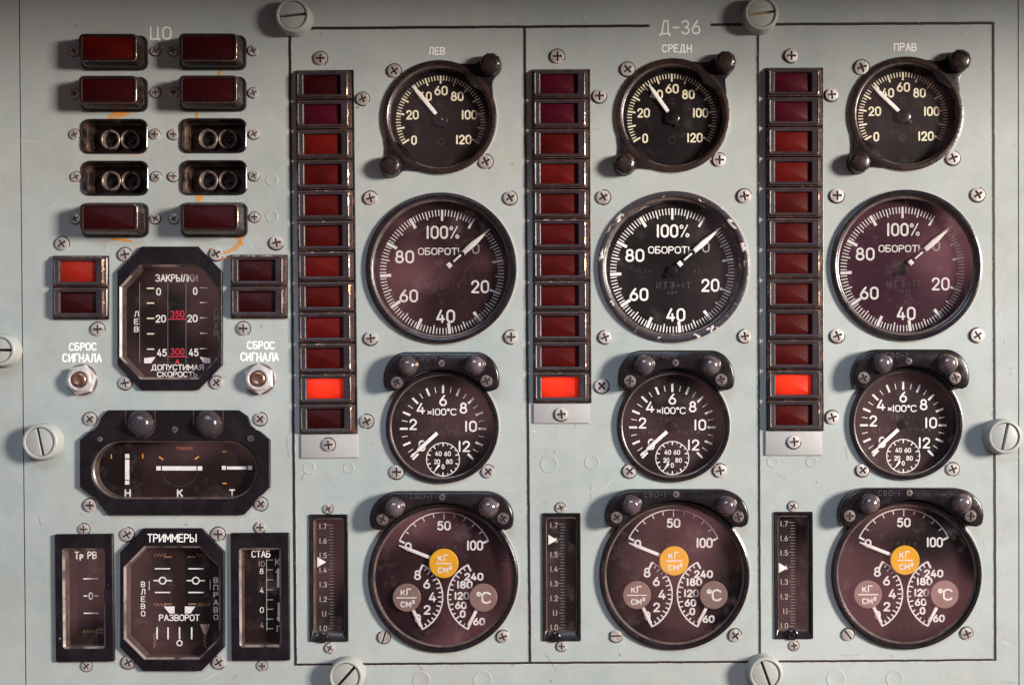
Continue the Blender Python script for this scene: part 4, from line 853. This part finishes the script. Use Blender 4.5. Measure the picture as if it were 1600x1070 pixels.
b = MB(); b.box(-1250, -700, -62, 1230, 571, -60.5); struct(b.build('gap_shade_sheet', 'gap_shade'))  # dark sheet added behind so the gaps between panels look shaded
# unseen dark hood above the sheet, its depth shaped to shade the top
b = MB(); b.box(-1400, 572, -60, 2600, 594, 570); struct(b.build('unseen_glareshield', 'shield_vinyl'))

def P(px, py): return px-800, 535-py
def child(mb, name, mt, smooth=False):
    return mb.build(name, mt, panel, smooth)
# black engraved lines, slightly wavering, with a pale edge
def line(pts, wd, edge=None):
    pp = []
    for (x0, y0), (x1, y1) in zip(pts[:-1], pts[1:]):
        n = max(2, int(math.hypot(x1-x0, y1-y0)/14))
        for i in range(n): t = i/n; pp.append(P(x0+(x1-x0)*t+random.uniform(-.25, .25), y0+(y1-y0)*t+random.uniform(-.25, .25)))
    pp.append(P(*pts[-1]))
    m = MB(); ribbon(m, pp, wd, .35); child(m, 'engraved_line', 'line_paint')
    if edge:
        m = MB(); ribbon(m, [(x+edge[0], y+edge[1]) for x, y in pp], .9, .12, cap=False); child(m, 'pale_edge', 'line_edge')
line([(484, 44.8), (830, 42.4), (1013, 41)], 4.6, (0, -2.6)); line([(1112, 39.2), (1165, 38.8)], 4.4); line([(1212, 38.6), (1552, 36.6)], 4.6, (0, -2.6))
line([(453, 58), (457, 500), (462, 1037)], 4.2, (2.4, 0)); line([(819.6, 44), (822.5, 400), (828, 1034)], 4.2, (-2.4, 0)); line([(1184, 50), (1185, 500), (1187, 1031)], 3.8, (-2.3, 0)); line([(1551.5, 38), (1553, 500), (1555, 1030)], 4.2, (-2.4, 0))
line([(462, 1037.5), (830, 1035), (1180, 1033)], 3.6, (0, -2.2)); line([(1218, 1032.8), (1400, 1031.5), (1555, 1030)], 3.4, (0, -2.2))
for t, px, py, h, wd, st in (('ЦО', 251.5, 52.5, 21, 34, 2.6), ('Д-36', 1062.5, 43.2, 22.5, 64, 2.4), ('ЛЕВ', 682.5, 80, 12.5, 26, 2.0), ('СРЕДН', 1057.5, 76, 13, 47, 2.1), ('ПРАВ', 1414.5, 74.2, 13, 36, 2.1),
                             ('СБРОС', 129.5, 541.5, 13, 44, 2.4), ('СИГНАЛА', 128.5, 559, 14, 62, 2.5), ('СБРОС', 407.8, 539.5, 13, 44, 2.4), ('СИГНАЛА', 405.8, 557.5, 14, 61, 2.5)):
    m = MB(); text(m, t, *P(px, py), h, wd, st, .2, gap=.25, jitter=.35); child(m, 'lettering', 'panel_print')
# filled and painted-over holes
for px, py, r in ((483, 731, 10), (545, 731, 9), (858, 725, 14), (925, 722, 12), (1207, 721, 9), (1268, 721, 9), (658, 1062, 14), (754, 1062, 15), (1306, 1060, 15), (1398, 1060, 14), (425, 338, 10), (425, 281, 10)):
    m = MB(); lathe(m, [(r, 0.02), (r-.7, .55), (r-2, .4), (r-3, .25), (1, .3)], 40, *P(px, py)); child(m, 'filled_hole', 'panel_paint' if px != 658 else 'plate_metal', True)
# dabs of orange locking paint
def dab(pts, wd, mt='rust_paint'):
    m = MB(); n = len(pts); pp = [P(*p) for p in pts]; L = []
    ctr = []
    for i in range(n-1):
        for k in range(5):
            t = k/5; ctr.append((pp[i][0]+(pp[i+1][0]-pp[i][0])*t, pp[i][1]+(pp[i+1][1]-pp[i][1])*t))
    ctr.append(pp[-1]); N = len(ctr); up, dn = [], []
    for i, c in enumerate(ctr):
        a = Vector(ctr[min(i+1, N-1)])-Vector(ctr[max(i-1, 0)]); a.normalize(); nn = Vector((-a.y, a.x)); t = i/(N-1)
        ww = wd*(math.sin(math.pi*min(max(t, .06), .94))**.5)*random.uniform(.7, 1.15)/2
        up.append((c[0]+nn.x*ww, c[1]+nn.y*ww, .22)); dn.append((c[0]-nn.x*ww, c[1]-nn.y*ww, .22))
    ZS[0] = (ZS[0]+1) % 9; z = .14+ZS[0]*.02
    m.v = [(x, y, z) for x, y, _ in up]+[(x, y, z) for x, y, _ in dn]
    for i in range(N-1): m.face((i, N+i, N+i+1, i+1))
    child(m, 'paint_dab', mt)
dab([(170, 187), (176, 178), (188, 178), (204, 178)], 7); dab([(168, 188), (182, 184), (196, 181)], 3)
dab([(308, 174), (308, 186)], 5); dab([(340, 119), (346, 110)], 6); dab([(127, 101), (120, 107), (113, 114)], 4, 'rust_stain'); dab([(208, 242), (224, 241)], 6, 'rust_stain')
dab([(306, 309), (318, 308)], 7); dab([(307, 315), (315, 306)], 8); dab([(163, 390), (166, 379), (176, 375)], 2.5, 'rust_stain'); dab([(170, 374), (188, 374), (207, 377)], 5); dab([(160, 382), (170, 376)], 5, 'rust_stain')
dab([(377, 368), (376, 380), (362, 391), (350, 397)], 5); dab([(323, 388), (340, 392), (354, 394), (372, 390)], 2.5); dab([(336, 404), (348, 406), (360, 400)], 4); dab([(372, 376), (380, 384)], 5); dab([(196, 408), (202, 416)], 4, 'rust_stain')

BOX = [(min(p[0] for p in h)-4, max(p[0] for p in h)+4, min(p[1] for p in h)-4, max(p[1] for p in h)+4, h) for h in holes]
def in_hole(p):
    for x0, x1, y0, y1, h in BOX:
        if x0 < p[0] < x1 and y0 < p[1] < y1: return True
    return False
def scratches(name, mt, n, wmax, seed):
    rnd = random.Random(seed); m = MB()
    for _ in range(n):
        x, y = rnd.uniform(-60, 1600), rnd.uniform(20, 1065); a = rnd.gauss(-25, 45) if rnd.random() < .7 else rnd.uniform(0, 180); L = rnd.expovariate(1/11)+2
        if x < 45 or x > 1586: continue
        c = [(x+L*t*math.cos(R(a))+rnd.uniform(-.5, .5), y+L*t*math.sin(R(a))+rnd.uniform(-.5, .5)) for t in (0, .35, .7, 1)]
        if any(in_hole(p) for p in c): continue
        ribbon(m, [P(*p) for p in c], rnd.uniform(.35, wmax), .1, cap=False)
    o = child(m, name, mt); o['kind'] = 'stuff'
scratches('scratches', 'line_edge', 260, 1.0, 3); scratches('dark_scratches', 'grime_mark', 170, 1.1, 5)
# grime caught round screws and chipped spots
rnd = random.Random(11); m = MB()
for _ in range(420):
    x, y = rnd.uniform(48, 1580), rnd.uniform(8, 1066); r0 = rnd.expovariate(1/.8)+.4
    if r0 > 3 or in_hole((x, y)): continue
    k = [(x+r0*rnd.uniform(.5, 1)*math.cos(t*.9), y+r0*rnd.uniform(.5, 1)*math.sin(t*.9)) for t in range(7)]
    n0 = len(m.v); m.v += [(*P(*p), .16) for p in k][::-1]; m.face(tuple(range(n0, n0+7)))
o = child(m, 'chips', 'grime_mark'); o['kind'] = 'stuff'

dab([(330, 404), (328, 394), (334, 388), (345, 390)], 3); dab([(232, 112), (244, 104)], 3, 'rust_stain'); dab([(186, 240), (206, 244), (222, 240)], 3.5, 'rust_stain'); dab([(128, 243), (136, 246)], 3, 'rust_stain')
dab([(366, 372), (384, 371)], 4); dab([(186, 316), (200, 318)], 3, 'rust_stain'); dab([(196, 404), (200, 412), (196, 418)], 3); dab([(232, 340), (236, 352)], 2.5); dab([(384, 176), (377, 183)], 2.5, 'rust_stain')

for o in bpy.data.objects:
    if '_c' in o: del o['_c']
